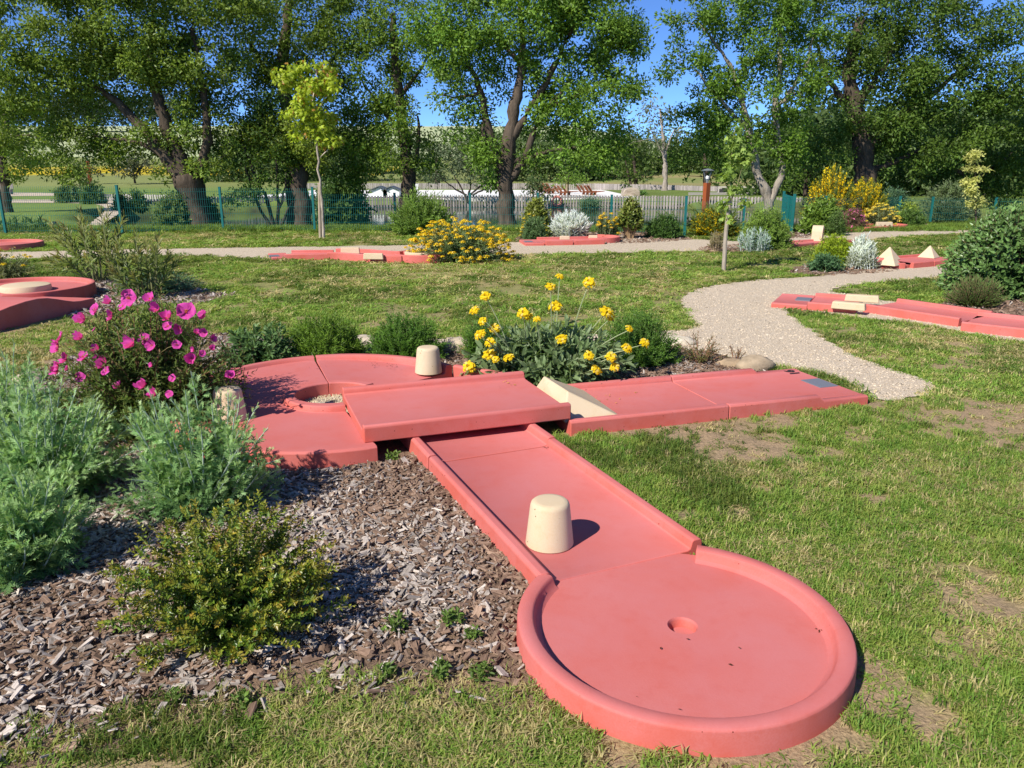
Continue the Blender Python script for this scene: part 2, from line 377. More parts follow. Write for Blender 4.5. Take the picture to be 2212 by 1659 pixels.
def ground_mat():
    m, t, bs = mat('ground_soil_and_turf'); a = N(t, 'ShaderNodeAttribute', attribute_name='col'); p = wpos(t)
    f1 = noise(t, 55, 4, .7, p); f2 = noise(t, 7, 5, .65, p)
    c = mixc(t, 1.0, a.outputs['Color'], ramp(t, f1, [(.3, (.62, .62, .62)), (.7, (1.4, 1.4, 1.4))]), 'MULTIPLY')
    c = mixc(t, 1.0, c, ramp(t, f2, [(.3, (.78, .8, .8)), (.7, (1.2, 1.17, 1.1))]), 'MULTIPLY')
    t.links.new(c, bs.inputs['Base Color']); bs.inputs['Roughness'].default_value = .95; bs.inputs['Specular IOR Level'].default_value = .1
    bump(t, f1, bs, .7, .02); return m
GROUND = gm.build('ground', ground_mat(), loc=(0, 0, 0), smooth=True, kind='structure')

def gravel_mat():
    m, t, b = mat('cream_gravel'); p = wpos(t)
    v = N(t, 'ShaderNodeTexVoronoi'); v.inputs['Scale'].default_value = 75; t.links.new(p, v.inputs['Vector'])
    n1 = noise(t, 1.3, 5, .6, p); n2 = noise(t, 38, 3, .7, p)
    c = ramp(t, v.outputs['Color'], [(.0, (.47, .375, .27)), (.5, (.575, .475, .355)), (1, (.66, .57, .455))])
    c = mixc(t, ramp(t, n2, [(.30, (.65, .65, .65)), (.46, (0, 0, 0))]), c, (.36, .28, .19))
    c = mixc(t, ramp(t, n1, [(.4, (0, 0, 0)), (.75, (.35, .35, .35))]), c, (.50, .42, .31))
    t.links.new(c, b.inputs['Base Color']); b.inputs['Roughness'].default_value = .9; b.inputs['Specular IOR Level'].default_value = .15
    bump(t, v.outputs['Distance'], b, .8, .012); return m
GRAVEL = gravel_mat()
_, PM = poly_sheet('path', PATH_MAIN, .008, GRAVEL, rough=.035, seed=1, dens=.07)
_, PB = poly_sheet('path', PATH_BACK, .008, GRAVEL, rough=.05, seed=2, dens=.15)
L2 = gp([(184, 494), (203, 476), (222, 459), (225, 447), (205, 441), (120, 438), (-200, 437), (-200, 431), (120, 431), (225, 429), (292, 425), (296, 432), (284, 441), (264, 456), (232, 478), (216, 494)], -.385)
poly_sheet('path', L2, -.385, GRAVEL, rough=.05, seed=3, dens=.4)
poly_sheet('path', gp([(-200, 416), (60, 416), (147, 419), (120, 423), (-200, 424)], -.385), -.381, GRAVEL, rough=.05, seed=4, dens=.5)
poly_sheet('path', np.array([[-46, 104], [-36, 106], [-27, 113], [-27, 115.5], [-37, 109], [-46, 107]]), .0, GRAVEL, rough=.05, seed=5, dens=.5)[0].location.z = TZ(-36, 108) + .25
def bed_mat():
    m, t, b = mat('mulch_soil'); p = wpos(t); n1 = noise(t, 40, 4, .7, p); n2 = noise(t, 3, 4, .6, p)
    c = ramp(t, n1, [(.3, (.05, .034, .024)), (.55, (.16, .105, .07)), (.8, (.28, .2, .15))]); c = mixc(t, ramp(t, n2, [(.4, (.2, .2, .2)), (.65, (.9, .9, .9))]), c, (.27, .175, .11))
    t.links.new(c, b.inputs['Base Color']); b.inputs['Roughness'].default_value = .95; bump(t, n1, b, .9, .03); return m
BEDM = bed_mat()
BP = [poly_sheet('mulch_bed', b, .004, BEDM, rough=.03, seed=10 + i, dens=.08 if i == 0 else .2)[1] for i, b in enumerate(BEDS)]

# water
def water_mat():
    m, t, b = mat('pond_water'); b.inputs['Base Color'].default_value = (.035, .045, .025, 1); b.inputs['Roughness'].default_value = .04; b.inputs['IOR'].default_value = 1.33
    p = wpos(t); mp = N(t, 'ShaderNodeMapping'); mp.inputs['Scale'].default_value = (1, 2.2, 1); t.links.new(p, mp.inputs['Vector'])
    bump(t, noise(t, 1.4, 3, .5, mp.outputs[0]), b, .10, .03); return m
wb = MB(); wb.add([(-26, 25, -1), (26, 25, -1), (26, 61, -1), (-26, 61, -1)], [(0, 1, 2), (0, 2, 3)], (0, 0, 0))
wb.build('water', water_mat(), loc=(0, 0, 0), kind='structure')
pv = MB(); pv.box((2, 73, -.50), (23, 12.5, .13), (.80, .78, .74)); pv.build('pool_terrace', attr_mat('terrace_paving', .7, .3, 3, .05, .01, None, .05), loc=(2, 73, -.4), kind='structure')

# ------------------------------------------------------------------ scattered ground cover (nobody could count it)
def scatter(name, protos, pts, rot, scl, col, pick, material):
    me = bpy.data.meshes.new(name); n = len(pts); me.vertices.add(n); me.vertices.foreach_set('co', np.asarray(pts, np.float32).ravel())
    for an, ty, dat, fld in (('rot', 'FLOAT_VECTOR', rot, 'vector'), ('scl', 'FLOAT_VECTOR', scl, 'vector')):
        a = me.attributes.new(an, ty, 'POINT'); a.data.foreach_set(fld, np.asarray(dat, np.float32).ravel())
    a = me.attributes.new('pick', 'INT', 'POINT'); a.data.foreach_set('value', np.asarray(pick, np.int32))
    a = me.attributes.new('col', 'FLOAT_COLOR', 'POINT'); a.data.foreach_set('color', np.concatenate([np.clip(col, 0, 1), np.ones((n, 1))], 1).astype(np.float32).ravel())
    o = link(name, me, None); o['kind'] = 'stuff'
    coll = bpy.data.collections.new(name + '_pieces')
    for k, pm in enumerate(protos):
        if len(pm.materials) == 0: pm.materials.append(material)
        po = bpy.data.objects.new('%s_piece_%02d' % (name, k), pm); coll.objects.link(po)
    ng = bpy.data.node_groups.new(name, 'GeometryNodeTree')
    ng.interface.new_socket('Geometry', in_out='INPUT', socket_type='NodeSocketGeometry'); ng.interface.new_socket('Geometry', in_out='OUTPUT', socket_type='NodeSocketGeometry')
    gi = ng.nodes.new('NodeGroupInput'); go = ng.nodes.new('NodeGroupOutput'); ip = ng.nodes.new('GeometryNodeInstanceOnPoints')
    ci = ng.nodes.new('GeometryNodeCollectionInfo'); ci.inputs['Collection'].default_value = coll; ci.inputs['Separate Children'].default_value = True; ci.inputs['Reset Children'].default_value = True
    def na(an, ty):
        x = ng.nodes.new('GeometryNodeInputNamedAttribute'); x.data_type = ty; x.inputs['Name'].default_value = an; return x.outputs['Attribute']
    L = ng.links.new; L(gi.outputs[0], ip.inputs['Points']); L(ci.outputs[0], ip.inputs['Instance']); ip.inputs['Pick Instance'].default_value = True
    L(na('pick', 'INT'), ip.inputs['Instance Index'])
    er = ng.nodes.new('FunctionNodeEulerToRotation'); L(na('rot', 'FLOAT_VECTOR'), er.inputs[0]); L(er.outputs[0], ip.inputs['Rotation'])
    L(na('scl', 'FLOAT_VECTOR'), ip.inputs['Scale']); L(ip.outputs[0], go.inputs[0])
    md = o.modifiers.new('scatter', 'NODES'); md.node_group = ng; return o
def tuft(seed, n, h, spread, w):
    r = np.random.default_rng(seed); B = MB()
    for _ in range(n):
        a = r.uniform(0, 6.28); q = spread * math.sqrt(r.random()); p = np.array([q * math.cos(a), q * math.sin(a), -.004]); az = r.uniform(0, 6.28); L = h * r.uniform(.55, 1.15); bend = r.uniform(.25, 1.5)
        d = np.array([math.cos(az), math.sin(az), 0]); s = np.array([-d[1], d[0], 0]) * w * r.uniform(.7, 1.3); m1 = p + d * L * .28 * bend + np.array([0, 0, L * .55]); tp = p + d * L * .8 * bend + np.array([0, 0, L * (1.0 - .35 * bend)])
        B.add([p - s, p + s, m1 - s * .8, m1 + s * .8, tp], [(0, 1, 3), (0, 3, 2), (2, 3, 4)], (1, 1, 1))
    return B.mesh('grass_tuft')
rg = np.random.default_rng(3)
TUFTS = [tuft(50 + k, 20, .050, .038, .0023) for k in range(5)] + [tuft(70 + k, 26, .036, .05, .0022) for k in range(3)]
P_, S_, Cc_, K_ = [], [], [], []
def lawn_free(x, y):
    ok = np.ones(len(x), bool)
    for pl in [PM, PB] + BP[1:] + FOOT + [LEFT_FOOT]: ok &= ~inside(pl, x, y)
    fringe = edge_dist(BP[0], x, y) < .22 * rg.random(len(x)) ** 2
    ok &= (~inside(BP[0], x, y)) | (fringe & (y < 2.6) & (x < .4))
    return ok
for y0, y1, dens, hs, ws in ((1.45, 3.2, 2300, 1.1, 1.0), (3.2, 5.5, 1500, 1.05, 1.1), (5.5, 9, 560, .95, 1.7), (9, 14, 190, .85, 2.9), (14, 22.3, 85, .95, 4.2)):
    xm = y1 * .74 + .4; n = int(dens * (y1 - y0) * 2 * xm); x = rg.uniform(-xm, xm, n); y = rg.uniform(y0, y1, n)
    k = (np.abs(x) < y * .74 + .4); x, y = x[k], y[k]; k = lawn_free(x, y); x, y = x[k], y[k]
    c, d = cover(x, y); k = rg.random(len(x)) < np.clip(c * 1.02, .09, 1); x, y, c, d = x[k], y[k], c[k], d[k]; n = len(x)
    g1 = np.array([.185, .285, .045]); g2 = np.array([.105, .205, .026]); g3 = np.array([.285, .315, .075]); st = np.array([.50, .43, .20])
    u = rg.random((n, 1)); v = rg.random((n, 1)); lush = fbm(x, y, .8, 15)[:, None]
    cl = g1 * (1 - u) + np.where(v < .5, g2, g3) * u; cl = cl * (1.15 - .45 * (lush > .55)); isd = rg.random(n) < .09 + .42 * d; cl[isd] = st * (.65 + .5 * rg.random((isd.sum(), 1)))
    P_.append(np.stack([x, y, np.zeros(n)], 1)); h = hs * rg.uniform(.5, 1.4, n) * np.where(c < .2, .45, 1) * (.75 + .6 * lush[:, 0]) * (1 - .25 * d); S_.append(np.stack([ws * rg.uniform(.8, 1.2, n), ws * rg.uniform(.8, 1.2, n), h], 1)); Cc_.append(cl * (1.0 if y0 < 5 else 1.14)); K_.append(rg.integers(0, 8, n))
P_ = np.concatenate(P_); n = len(P_)
scatter('grass', TUFTS, P_, np.stack([rg.normal(0, .12, n), rg.normal(0, .12, n), rg.uniform(0, 6.28, n)], 1), np.concatenate(S_), np.concatenate(Cc_), np.concatenate(K_), BLADE)
# long grass along the fence and the bank
TALL = [tuft(90 + k, 24, .26, .12, .004) for k in range(4)]
n = 11000; x = rg.uniform(-17, 17, n); y = rg.uniform(21.5, 29, n); c = fbm(x, y, 1.2, 41); fy = np.interp(x, [-17, -10.5, -8.1, -1, 5, 17], [21, 21, 21.9, 21.9, 21.2, 23])
k = (y > fy - .25 + .6 * (c - .5)); x, y, c = x[k], y[k], c[k]; n = len(x)
cl = np.array([.15, .26, .045]) * (.65 + .7 * rg.random((n, 1))) + np.array([.06, .03, 0]) * rg.random((n, 1))
scatter('tall_grass', TALL, np.stack([x, y, TZ(x, y)], 1), np.stack([rg.normal(0, .1, n), rg.normal(0, .1, n), rg.uniform(0, 6.28, n)], 1), (np.stack([1.4 * np.ones(n), 1.4 * np.ones(n), (.35 + .7 * c)], 1)), cl, rg.integers(0, 4, n), BLADE)
# wood chips
def chip(seed):
    r = np.random.default_rng(seed); L, w, t = .5, r.uniform(.10, .25), r.uniform(.03, .075); B = MB(); v = []
    for x in (-L, L):
        for yy in (-w, w):
            for z in (-t, t): v.append((x * r.uniform(.8, 1.1) + r.uniform(-.13, .13), yy * r.uniform(.6, 1.1), z * r.uniform(.7, 1.3) + .05 * r.uniform(-1, 1)))
    B.add(v, [(0, 1, 3), (0, 3, 2), (4, 6, 7), (4, 7, 5), (0, 4, 5), (0, 5, 1), (2, 3, 7), (2, 7, 6), (0, 2, 6), (0, 6, 4), (1, 5, 7), (1, 7, 3)], (1, 1, 1)); return B.mesh('chip')
CHIPS = [chip(k) for k in range(9)]
P_, R_, S_, Cc_ = [], [], [], []
for bi, (bp, dens, size) in enumerate([(BP[0], 7000, .030)] + [(p, 500, .045) for p in BP[1:3]] + [(p, 220, .06) for p in BP[3:]]):
    lo, hi = bp.min(0), bp.max(0)
    if bi == 0: lo = np.array([-4.4, 1.7])
    n = int(dens * np.prod(hi - lo)); x = rg.uniform(lo[0], hi[0], n); y = rg.uniform(lo[1], hi[1], n); k = inside(bp, x, y) & (rg.random(n) < np.clip(3.6 / y, .35, 1) if bi == 0 else True)
    ed = edge_dist(bp, x, y); thin = sstep(0.0, .30, ed + .35 * (fbm(x, y, .35, 51, 3) - .5)); bare = np.clip(sstep(.47, .58, fbm(x, y, .55, 53, 3)) * sstep(3.2, 2.0, y) + .75 * sstep(2.45, 2.05, y + .5 * (fbm(x, y, .3, 57, 3) - .5)), 0, 1)
    k &= rg.random(n) < (.12 + .88 * thin) * (1 - .72 * bare) if bi == 0 else True
    for f in FOOT[:2]: k &= ~inside(f, x, y)
    x, y = x[k], y[k]; n = len(x); P_.append(np.stack([x, y, .006 + .016 * rg.random(n)], 1)); R_.append(np.stack([rg.normal(0, .42, n), rg.normal(0, .34, n), rg.uniform(0, 6.28, n)], 1))
    s = size * np.clip(rg.lognormal(-.15, .5, n), .3, 2.1); S_.append(np.stack([s, s * rg.uniform(.6, 1.3, n), s], 1))
    u = rg.random((n, 1)); v = rg.random((n, 1)); gw = (.65 * fbm(x, y, .9, 55, 3) + .35 * sstep(.3, -1.3, x))[:, None]
    cl = np.array([.31, .215, .155]) * (1 - u) + np.array([.17, .11, .078]) * u; gr = np.array([.44, .385, .34]) * (.6 + .6 * u); sel = v < (.10 + .62 * sstep(.40, .75, gw)); cl = np.where(sel, gr, cl); Cc_.append(cl * (.75 + .45 * rg.random((n, 1))))
P_ = np.concatenate(P_); n = len(P_)
scatter('wood_chips', CHIPS, P_, np.concatenate(R_), np.concatenate(S_), np.concatenate(Cc_), rg.integers(0, 9, n), CHIP)
# gravel stones on the near part of the path
def peb(seed):
    r = np.random.default_rng(seed); bm = bmesh.new(); bmesh.ops.create_icosphere(bm, subdivisions=1, radius=.5)
    for v in bm.verts: v.co = v.co * r.uniform(.75, 1.1); v.co.z *= .65
    me = bpy.data.meshes.new('pebble'); bm.to_mesh(me); bm.free(); return me
PEBS = [peb(k) for k in range(4)]
n = 60000; x = rg.uniform(.8, 8, n); y = rg.uniform(5.2, 12, n); k = inside(PM, x, y) & (rg.random(n) < np.clip(6.5 / y, 0, 1) ** 1.5); 
for f in FOOT: k &= ~inside(f, x, y)
x, y = x[k], y[k]; n = len(x); s = .013 * rg.lognormal(0, .35, n); u = rg.random((n, 1))
cl = np.array([.58, .485, .365]) * (.72 + .42 * u); dk = rg.random(n) < .05; cl[dk] *= .4
scatter('gravel', PEBS, np.stack([x, y, .009 + 0 * x], 1), rg.uniform(0, 3, (n, 3)) * [.2, .2, 2], np.stack([s * 1.2, s, s * .8], 1), cl, rg.integers(0, 4, n), PEBBLE)

# ------------------------------------------------------------------ main minigolf lane (pink concrete castings)
def u_prof(w, f, r, rl=None, rr=None, bot=-.15, t=.055):
    """cross-section (across, height) of a lane: floor f, kerb top r"""
    a = r if rl is None else rl; b = r if rr is None else rr; e = .0
    return [(-.008, bot), (0, a - .012), (.012, a), (t - .010, a), (t, a - .008), (t + .008, f + .006), (t + .022, f), (w - t - .022, f), (w - t - .008, f + .006), (w - t, b - .008), (w - t + .010, b), (w - .012, b), (w, b - .012), (w + .008, bot)]
def place_prof(pr, o, side): return [(o[0] + side[0] * s, o[1] + side[1] * s, z) for s, z in pr]
def lathe(name, prof, c, mat, parent=None, n=56, loc=None, bevel=0.0, smooth=True):
    rings = [[(c[0] + r * math.cos(a), c[1] + r * math.sin(a), z) for r, z in prof] for a in np.linspace(0, 2 * math.pi, n, endpoint=False)]
    bm = bmesh.new(); off = np.array([*base_of(parent)[:2], base_of(parent)[2]]) if parent is not None else np.zeros(3)   # with loc the profile is local
    vs = [[bm.verts.new(np.asarray(p) - off) for p in r] for r in rings]
    for i in range(n):
        a, b = vs[i], vs[(i + 1) % n]
        for k in range(len(prof) - 1): bm.faces.new((a[k], b[k], b[k + 1], a[k + 1]))
    bmesh.ops.remove_doubles(bm, verts=bm.verts, dist=1e-6); bmesh.ops.recalc_face_normals(bm, faces=bm.faces)
    me = bpy.data.meshes.new(name); bm.to_mesh(me); bm.free()
    for p in me.polygons: p.use_smooth = smooth
    if smooth: me.set_sharp_from_angle(angle=math.radians(42))
    return link(name, me, mat, parent, loc if parent is None else None)
LANE = thing('minigolf_lane', (*J0, 0), 'pink concrete minigolf lane numbered 16, with bridge slab and round target basin in front', 'minigolf lane', 'pink minigolf lanes')
# target basin: dished floor with cup, kerb sweeping round it
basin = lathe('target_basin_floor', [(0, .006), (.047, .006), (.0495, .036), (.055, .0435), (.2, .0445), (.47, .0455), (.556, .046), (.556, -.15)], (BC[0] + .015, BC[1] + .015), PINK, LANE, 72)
def kerb_arc(name, c, R, a0, a1, f, r, parent, n=60, t=.062):
    pr = [(R + .008, -.15), (R, r - .014), (R - .002, r - .005), (R - .009, r), (R - t + .010, r), (R - t + .003, r - .005), (R - t - .001, r - .014), (R - t - .010, f + .010), (R - t - .03, f - .002), (R - t - .03, -.15)]
    rings = [[(c[0] + q * math.cos(a), c[1] + q * math.sin(a), z) for q, z in pr] for a in np.linspace(math.radians(a0), math.radians(a1), n)]
    return loft(name, rings, PINK, parent, smooth=True, bevel=.004)
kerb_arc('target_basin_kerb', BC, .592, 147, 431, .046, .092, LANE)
wl = .80
wl = .80
def lane_piece(name, a0, a1, f0, f1, r0, r1, w=wl):
    rings = []
    for k in range(2):
        o = J0 - DV * (a0, a1)[k] - PV * w / 2; rings.append(place_prof(u_prof(w, (f0, f1)[k], (r0, r1)[k]), o, PV))
    return loft(name, rings, PINK, LANE, smooth=True, bevel=.005)
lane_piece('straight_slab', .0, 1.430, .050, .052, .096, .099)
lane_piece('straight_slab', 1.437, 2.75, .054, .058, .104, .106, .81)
# bridge slab
bf0, bf1 = np.array([-.866, 4.262]), np.array([.38, 4.716]); bax = (bf1 - bf0) / np.hypot(*(bf1 - bf0)); bsd = np.array([-bax[1], bax[0]]); bw = .895
bpr = [(0, .107), (0, .200), (.010, .211), (.040, .211), (.050, .204), (.060, .176), (.078, .169), (bw - .085, .169), (bw - .066, .176), (bw - .056, .207), (bw - .044, .215), (bw - .010, .215), (bw, .204), (bw, .107)]
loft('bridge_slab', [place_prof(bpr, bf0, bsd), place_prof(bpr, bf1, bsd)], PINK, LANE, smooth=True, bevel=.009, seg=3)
# curved turning basin on the left, three castings round a ring island
def zf(d):   # floor height by angle (degrees)
    return float(np.interp(d, [45, 110, 160, 205, 295], [.095, .148, .148, .112, .107]))
def rz(d): return float(np.interp(d, [45, 100, 170, 205, 222, 238, 246, 295], [.162, .178, .178, .168, .160, .150, .112, .111]))
def turn_piece(d0, d1, n):
    rings = []
    for d in np.linspace(d0, d1, n):
        f, r = zf(d), max(rz(d), zf(d) + .003); zr = .153; a = math.radians(d); R = 1.092
        pr = [(.262, -.15), (.262, zr - .007), (.270, zr), (.330, zr), (.338, max(zr - .008, f + .002)), (.346, f + .0015), (.37, f), (R - .09, f), (R - .075, f + .002), (R - .066, max(r - .010, f + .0025)), (R - .056, r), (R - .012, r), (R, r - .012), (R + .006, -.15)]
        rings.append([(LC[0] + q * math.cos(a), LC[1] + q * math.sin(a), z) for q, z in pr])
    return loft('turning_slab', rings, PINK, LANE, smooth=True, bevel=.003)
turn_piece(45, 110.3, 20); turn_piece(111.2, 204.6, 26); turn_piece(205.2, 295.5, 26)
fill = MB(); th = np.linspace(0, 2 * math.pi, 28, endpoint=False)
lathe('island_gravel', [(0, .075), (.15, .07), (.262, .05)], LC, GRAVEL, LANE, 28)
gpb = np.random.default_rng(8); ang = gpb.uniform(0, 6.28, 900); rr_ = .26 * np.sqrt(gpb.random(900))
isl = scatter('gravel', PEBS, np.stack([LC[0] + rr_ * np.cos(ang), LC[1] + rr_ * np.sin(ang), .062 + .018 * (1 - rr_ / .26)], 1), gpb.uniform(0, 3, (900, 3)), np.full((900, 3), .012), np.array([.60, .50, .34]) * gpb.uniform(.6, 1.1, (900, 1)), gpb.integers(0, 4, 900), PEBBLE)
ew = [(-.475, 5.965), (-.05, 5.70)]
wall = [place_prof([(0, -.1), (0, .14), (.012, .15), (.05, .15), (.06, .14), (.06, -.1)], p, (.5, .86)) for p in ew]
loft('exit_kerb', wall, PINK, LANE, bevel=.006)
# tee lane
wt = .857
def tee_piece(name, stn):
    return loft(name, [place_prof(u_prof(wt, .06, r, None, None, -.15, .058), T0 + AV * a, BV) for a, r in stn], PINK, LANE, smooth=True, bevel=.005)
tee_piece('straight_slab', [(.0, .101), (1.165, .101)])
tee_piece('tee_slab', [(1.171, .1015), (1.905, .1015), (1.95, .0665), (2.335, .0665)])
pm, pt, pb = mat('tee_plate_rubber'); pb.inputs['Base Color'].default_value = (.155, .165, .20, 1); pb.inputs['Roughness'].default_value = .65; bump(pt, noise(pt, 180, 3, .6, wpos(pt)), pb, .3, .003)
c = np.array([2.381, 5.755]); loft('tee_plate', [[(*(c + AV * sx * .083 + BV * sy * .114), z) for sx, sy in ((-1, -1), (1, -1), (1, 1), (-1, 1))] for z in (.05, .0655)], pm, LANE, bevel=.002)
fc = bpy.data.curves.new('number_marking', 'FONT'); fc.body = '16'; fc.size = .125; fc.extrude = .0008; fc.offset = .0022; fc.space_character = 1.12
fo = bpy.data.objects.new('number_text', fc); C.objects.link(fo)
km, kt, kb = mat('black_paint'); kb.inputs['Base Color'].default_value = (.035, .025, .025, 1); kb.inputs['Roughness'].default_value = .6; fc.materials.append(km)
_me = bpy.data.meshes.new_from_object(fo.evaluated_get(bpy.context.evaluated_depsgraph_get())); bpy.data.objects.remove(fo); fo = link('number_marking', _me, km)
o1 = np.array([2.292, 6.045]) + AV * .042 - BV * .032; fo.parent = LANE; fo.location = tuple(np.array([o1[0], o1[1], .0668]) - base_of(LANE)); fo.rotation_euler = (0, 0, TA + math.pi / 2)

_r = np.random.default_rng(77)
def litter(name, spots, col, size, label=None):
    B = MB()
    for X, Y, z, n, sp in spots:
        p = np.array([GD(X + _r.normal(0, sp), Y + _r.normal(0, sp * .35), z) for _ in range(n)]); d = _r.normal(size=(n, 3)); d[:, 2] *= .12
        m = np.array([[0, 0, 0], [.5, .2, .06], [1, 0, 0], [.5, -.2, .06]]); B.leaves((m, np.array([(0, 2, 1), (0, 3, 2)])), p + [0, 0, .003], d, np.tile([0, 0, 1.], (n, 1)) + _r.normal(0, .25, (n, 3)), size * _r.uniform(.6, 1.4, n), np.asarray(col) * _r.uniform(.6, 1.2, (n, 1)))
    o = B.build(name, PETAL, loc=(0, 0, 0), kind='stuff')
litter('yellow_petals', [(1290, 868, .0625, 10, 9), (1320, 860, .0625, 6, 12), (1107, 828, .171, 7, 7), (1370, 848, .0625, 3, 14)], (.62, .42, .06), .022)
litter('leaf_litter', [(805, 788, .14, 16, 6), (843, 790, .14, 18, 7), (1177, 967, .056, 10, 4), (1186, 958, .056, 5, 6), (1775, 1362, .048, 4, 6), (680, 793, .15, 6, 8), (1700, 1250, .048, 5, 14), (1000, 940, .17, 2, 60), (1400, 1450, .048, 6, 120), (1060, 860, .171, 5, 90)], (.14, .06, .035), .014)

# loose obstacles standing on the lane
def cone(x, y, z, label, rb=.107, rt=.086, h=.205):
    pr = [(0, h - .002), (rt - .03, h), (rt - .012, h - .002), (rt - .003, h - .010), (rt + .001, h - .022), (rb, .004), (rb - .003, 0), (0, 0)]
    o = lathe('obstacle_cone', pr, (0, 0), CREAM, None, 56, loc=(x, y, z)); tag(o, label, 'obstacle', 'cream obstacle cones'); return o
def cone_at(*a): return cone(*a)
def lathe0(): pass
cone(*GD(1187, 1172, .052)[:2], .0515, 'cream concrete cone casting its shadow on the straight lane before the target basin')
cone(-.66, 5.90, .112, 'cream concrete cone behind the bridge slab, beside the yellow flowers')
cone(*GD(497, 905, .112)[:2], .112, 'cream concrete cone half hidden behind the silvery plant on the turning basin')
def solid(name, V, F, mat_, loc, bevel=.008, parent=None):
    off = base_of(parent) if parent is not None else np.asarray(loc, float); bm = bmesh.new(); vs = [bm.verts.new(np.asarray(v, float) - off) for v in V]
    for f in F: bm.faces.new([vs[i] for i in f])
    bmesh.ops.recalc_face_normals(bm, faces=bm.faces); me = bpy.data.meshes.new(name); bm.to_mesh(me); bm.free(); o = link(name, me, mat_, parent, loc if parent is None else None)
    if bevel: b = o.modifiers.new('bevel', 'BEVEL'); b.width = bevel; b.segments = 3; b.limit_method = 'ANGLE'; b.angle_limit = math.radians(20)
    for p in me.polygons: p.use_smooth = False
    return o
def tab(a, b_, z): p = T0 + AV * a + BV * b_; return (p[0], p[1], z)
wv = [tab(-.01, .085, .0625), tab(-.01, .775, .0625), tab(.415, .775, .0625), tab(.405, .085, .0625), tab(.075, .255, .228), tab(.055, .67, .228)]
solid('wedge_ramp', wv, [(0, 3, 2, 1), (0, 1, 5, 4), (3, 4, 5, 2), (0, 4, 3), (1, 2, 5)], CREAM, tab(.2, .43, .0625), .010)
tag(bpy.data.objects['wedge_ramp'], 'cream concrete wedge ramp between the bridge slab and the tee lane', 'obstacle')

# ------------------------------------------------------------------ the other lanes of the course
def lane_run(name, pts, w, f, r, parent, t=.055, cut=None):
    P = [np.asarray(p, float)[:2] for p in pts]; rings = []
    for i, p in enumerate(P):
        d = P[min(i + 1, len(P) - 1)] - P[max(i - 1, 0)]; d = d / np.hypot(*d); s = np.array([-d[1], d[0]])
        rings.append(place_prof(u_prof(w, f, r if np.isscalar(r) else r[i], t=t), p - s * w / 2, s))
    return loft(name, rings, PINK, parent, smooth=True, bevel=.005)
def round_basin(c, R, f, r, parent, a0=0, a1=360, name='round_basin'):
    lathe(name + '_floor', [(0, f), (R - .04, f), (R - .04, -.15)], c, PINK, parent, 40); kerb_arc(name + '_kerb', c, R, a0, a1, f, r, parent, 44)
def block(c, half, z, rz, label, group=None, name='obstacle_block'):
    V = [(sx * half[0] * (1 if k == 0 else .94), sy * half[1] * (1 if k == 0 else .9), (0, half[2])[k]) for k in (0, 1) for sx, sy in ((-1, -1), (1, -1), (1, 1), (-1, 1))]
    ca, sa = math.cos(rz), math.sin(rz); V = [(c[0] + x * ca - y * sa, c[1] + x * sa + y * ca, z + zz) for x, y, zz in V]
    o = solid(name, V, [(0, 3, 2, 1), (4, 5, 6, 7), (0, 1, 5, 4), (1, 2, 6, 5), (2, 3, 7, 6), (3, 0, 4, 7)], CREAM, (c[0], c[1], z), .012); return tag(o, label, 'obstacle', group)
G_ = 'pink minigolf lanes'
def plate(c, d, parent, z):
    d = d / np.hypot(*d); s = np.array([-d[1], d[0]]); loft('tee_plate', [[(*(c + d * sx * .09 + s * sy * .12), zz) for sx, sy in ((-1, -1), (1, -1), (1, 1), (-1, 1))] for zz in (z - .02, z + .006)], pm, parent, bevel=0)
# S-shaped lane across the middle lawn
g = lambda X, Y, z=.07: GD(X, Y, z)[:2]
t = thing('minigolf_lane', (*g(760, 556, 0), 0), 'pink S-shaped minigolf lane ending in a round basin left of the large yellow flower bush', 'minigolf lane', G_)
t1, t2 = g(583, 551), g(622, 549.5)
lane_run('tee_slab', [t1, t2], .80, .06, .0665, t); plate(g(592, 552), t2 - t1, t, .066)
lane_run('straight_slab', [g(623, 549.5), g(716, 548.5)], .80, .06, .115, t)
lane_run('curved_slab', [g(717, 548.5), g(745, 548.5), g(775, 550), g(805, 552.5), g(838, 554.5), g(870, 555.5), g(874, 555.5)], .80, .06, .14, t)
cS = g(913, 554.5); round_basin(cS, .56, .07, .15, t, -158, 158)
c = g(757, 544.5, .1); block(c, (.19, .04, .12), .07, 0, 'cream block on the far kerb of the S-shaped lane', 'cream blocks on the lanes')
c = g(807, 556.5, .1); block(c, (.19, .04, .11), .07, -.1, 'cream block on the near kerb of the S-shaped lane', 'cream blocks on the lanes')
rg_ = loft('obstacle_ring', [[(cS[0] + q * math.cos(a), cS[1] + q * math.sin(a), z) for q, z in ((.26, .07), (.26, .17), (.34, .17), (.34, .07))] for a in np.linspace(math.radians(150), math.radians(390), 24)], CREAM, None, loc=(*cS, .07), bevel=.008, smooth=True)
tag(rg_, 'cream half-ring obstacle inside the round basin of the S-shaped lane', 'obstacle')
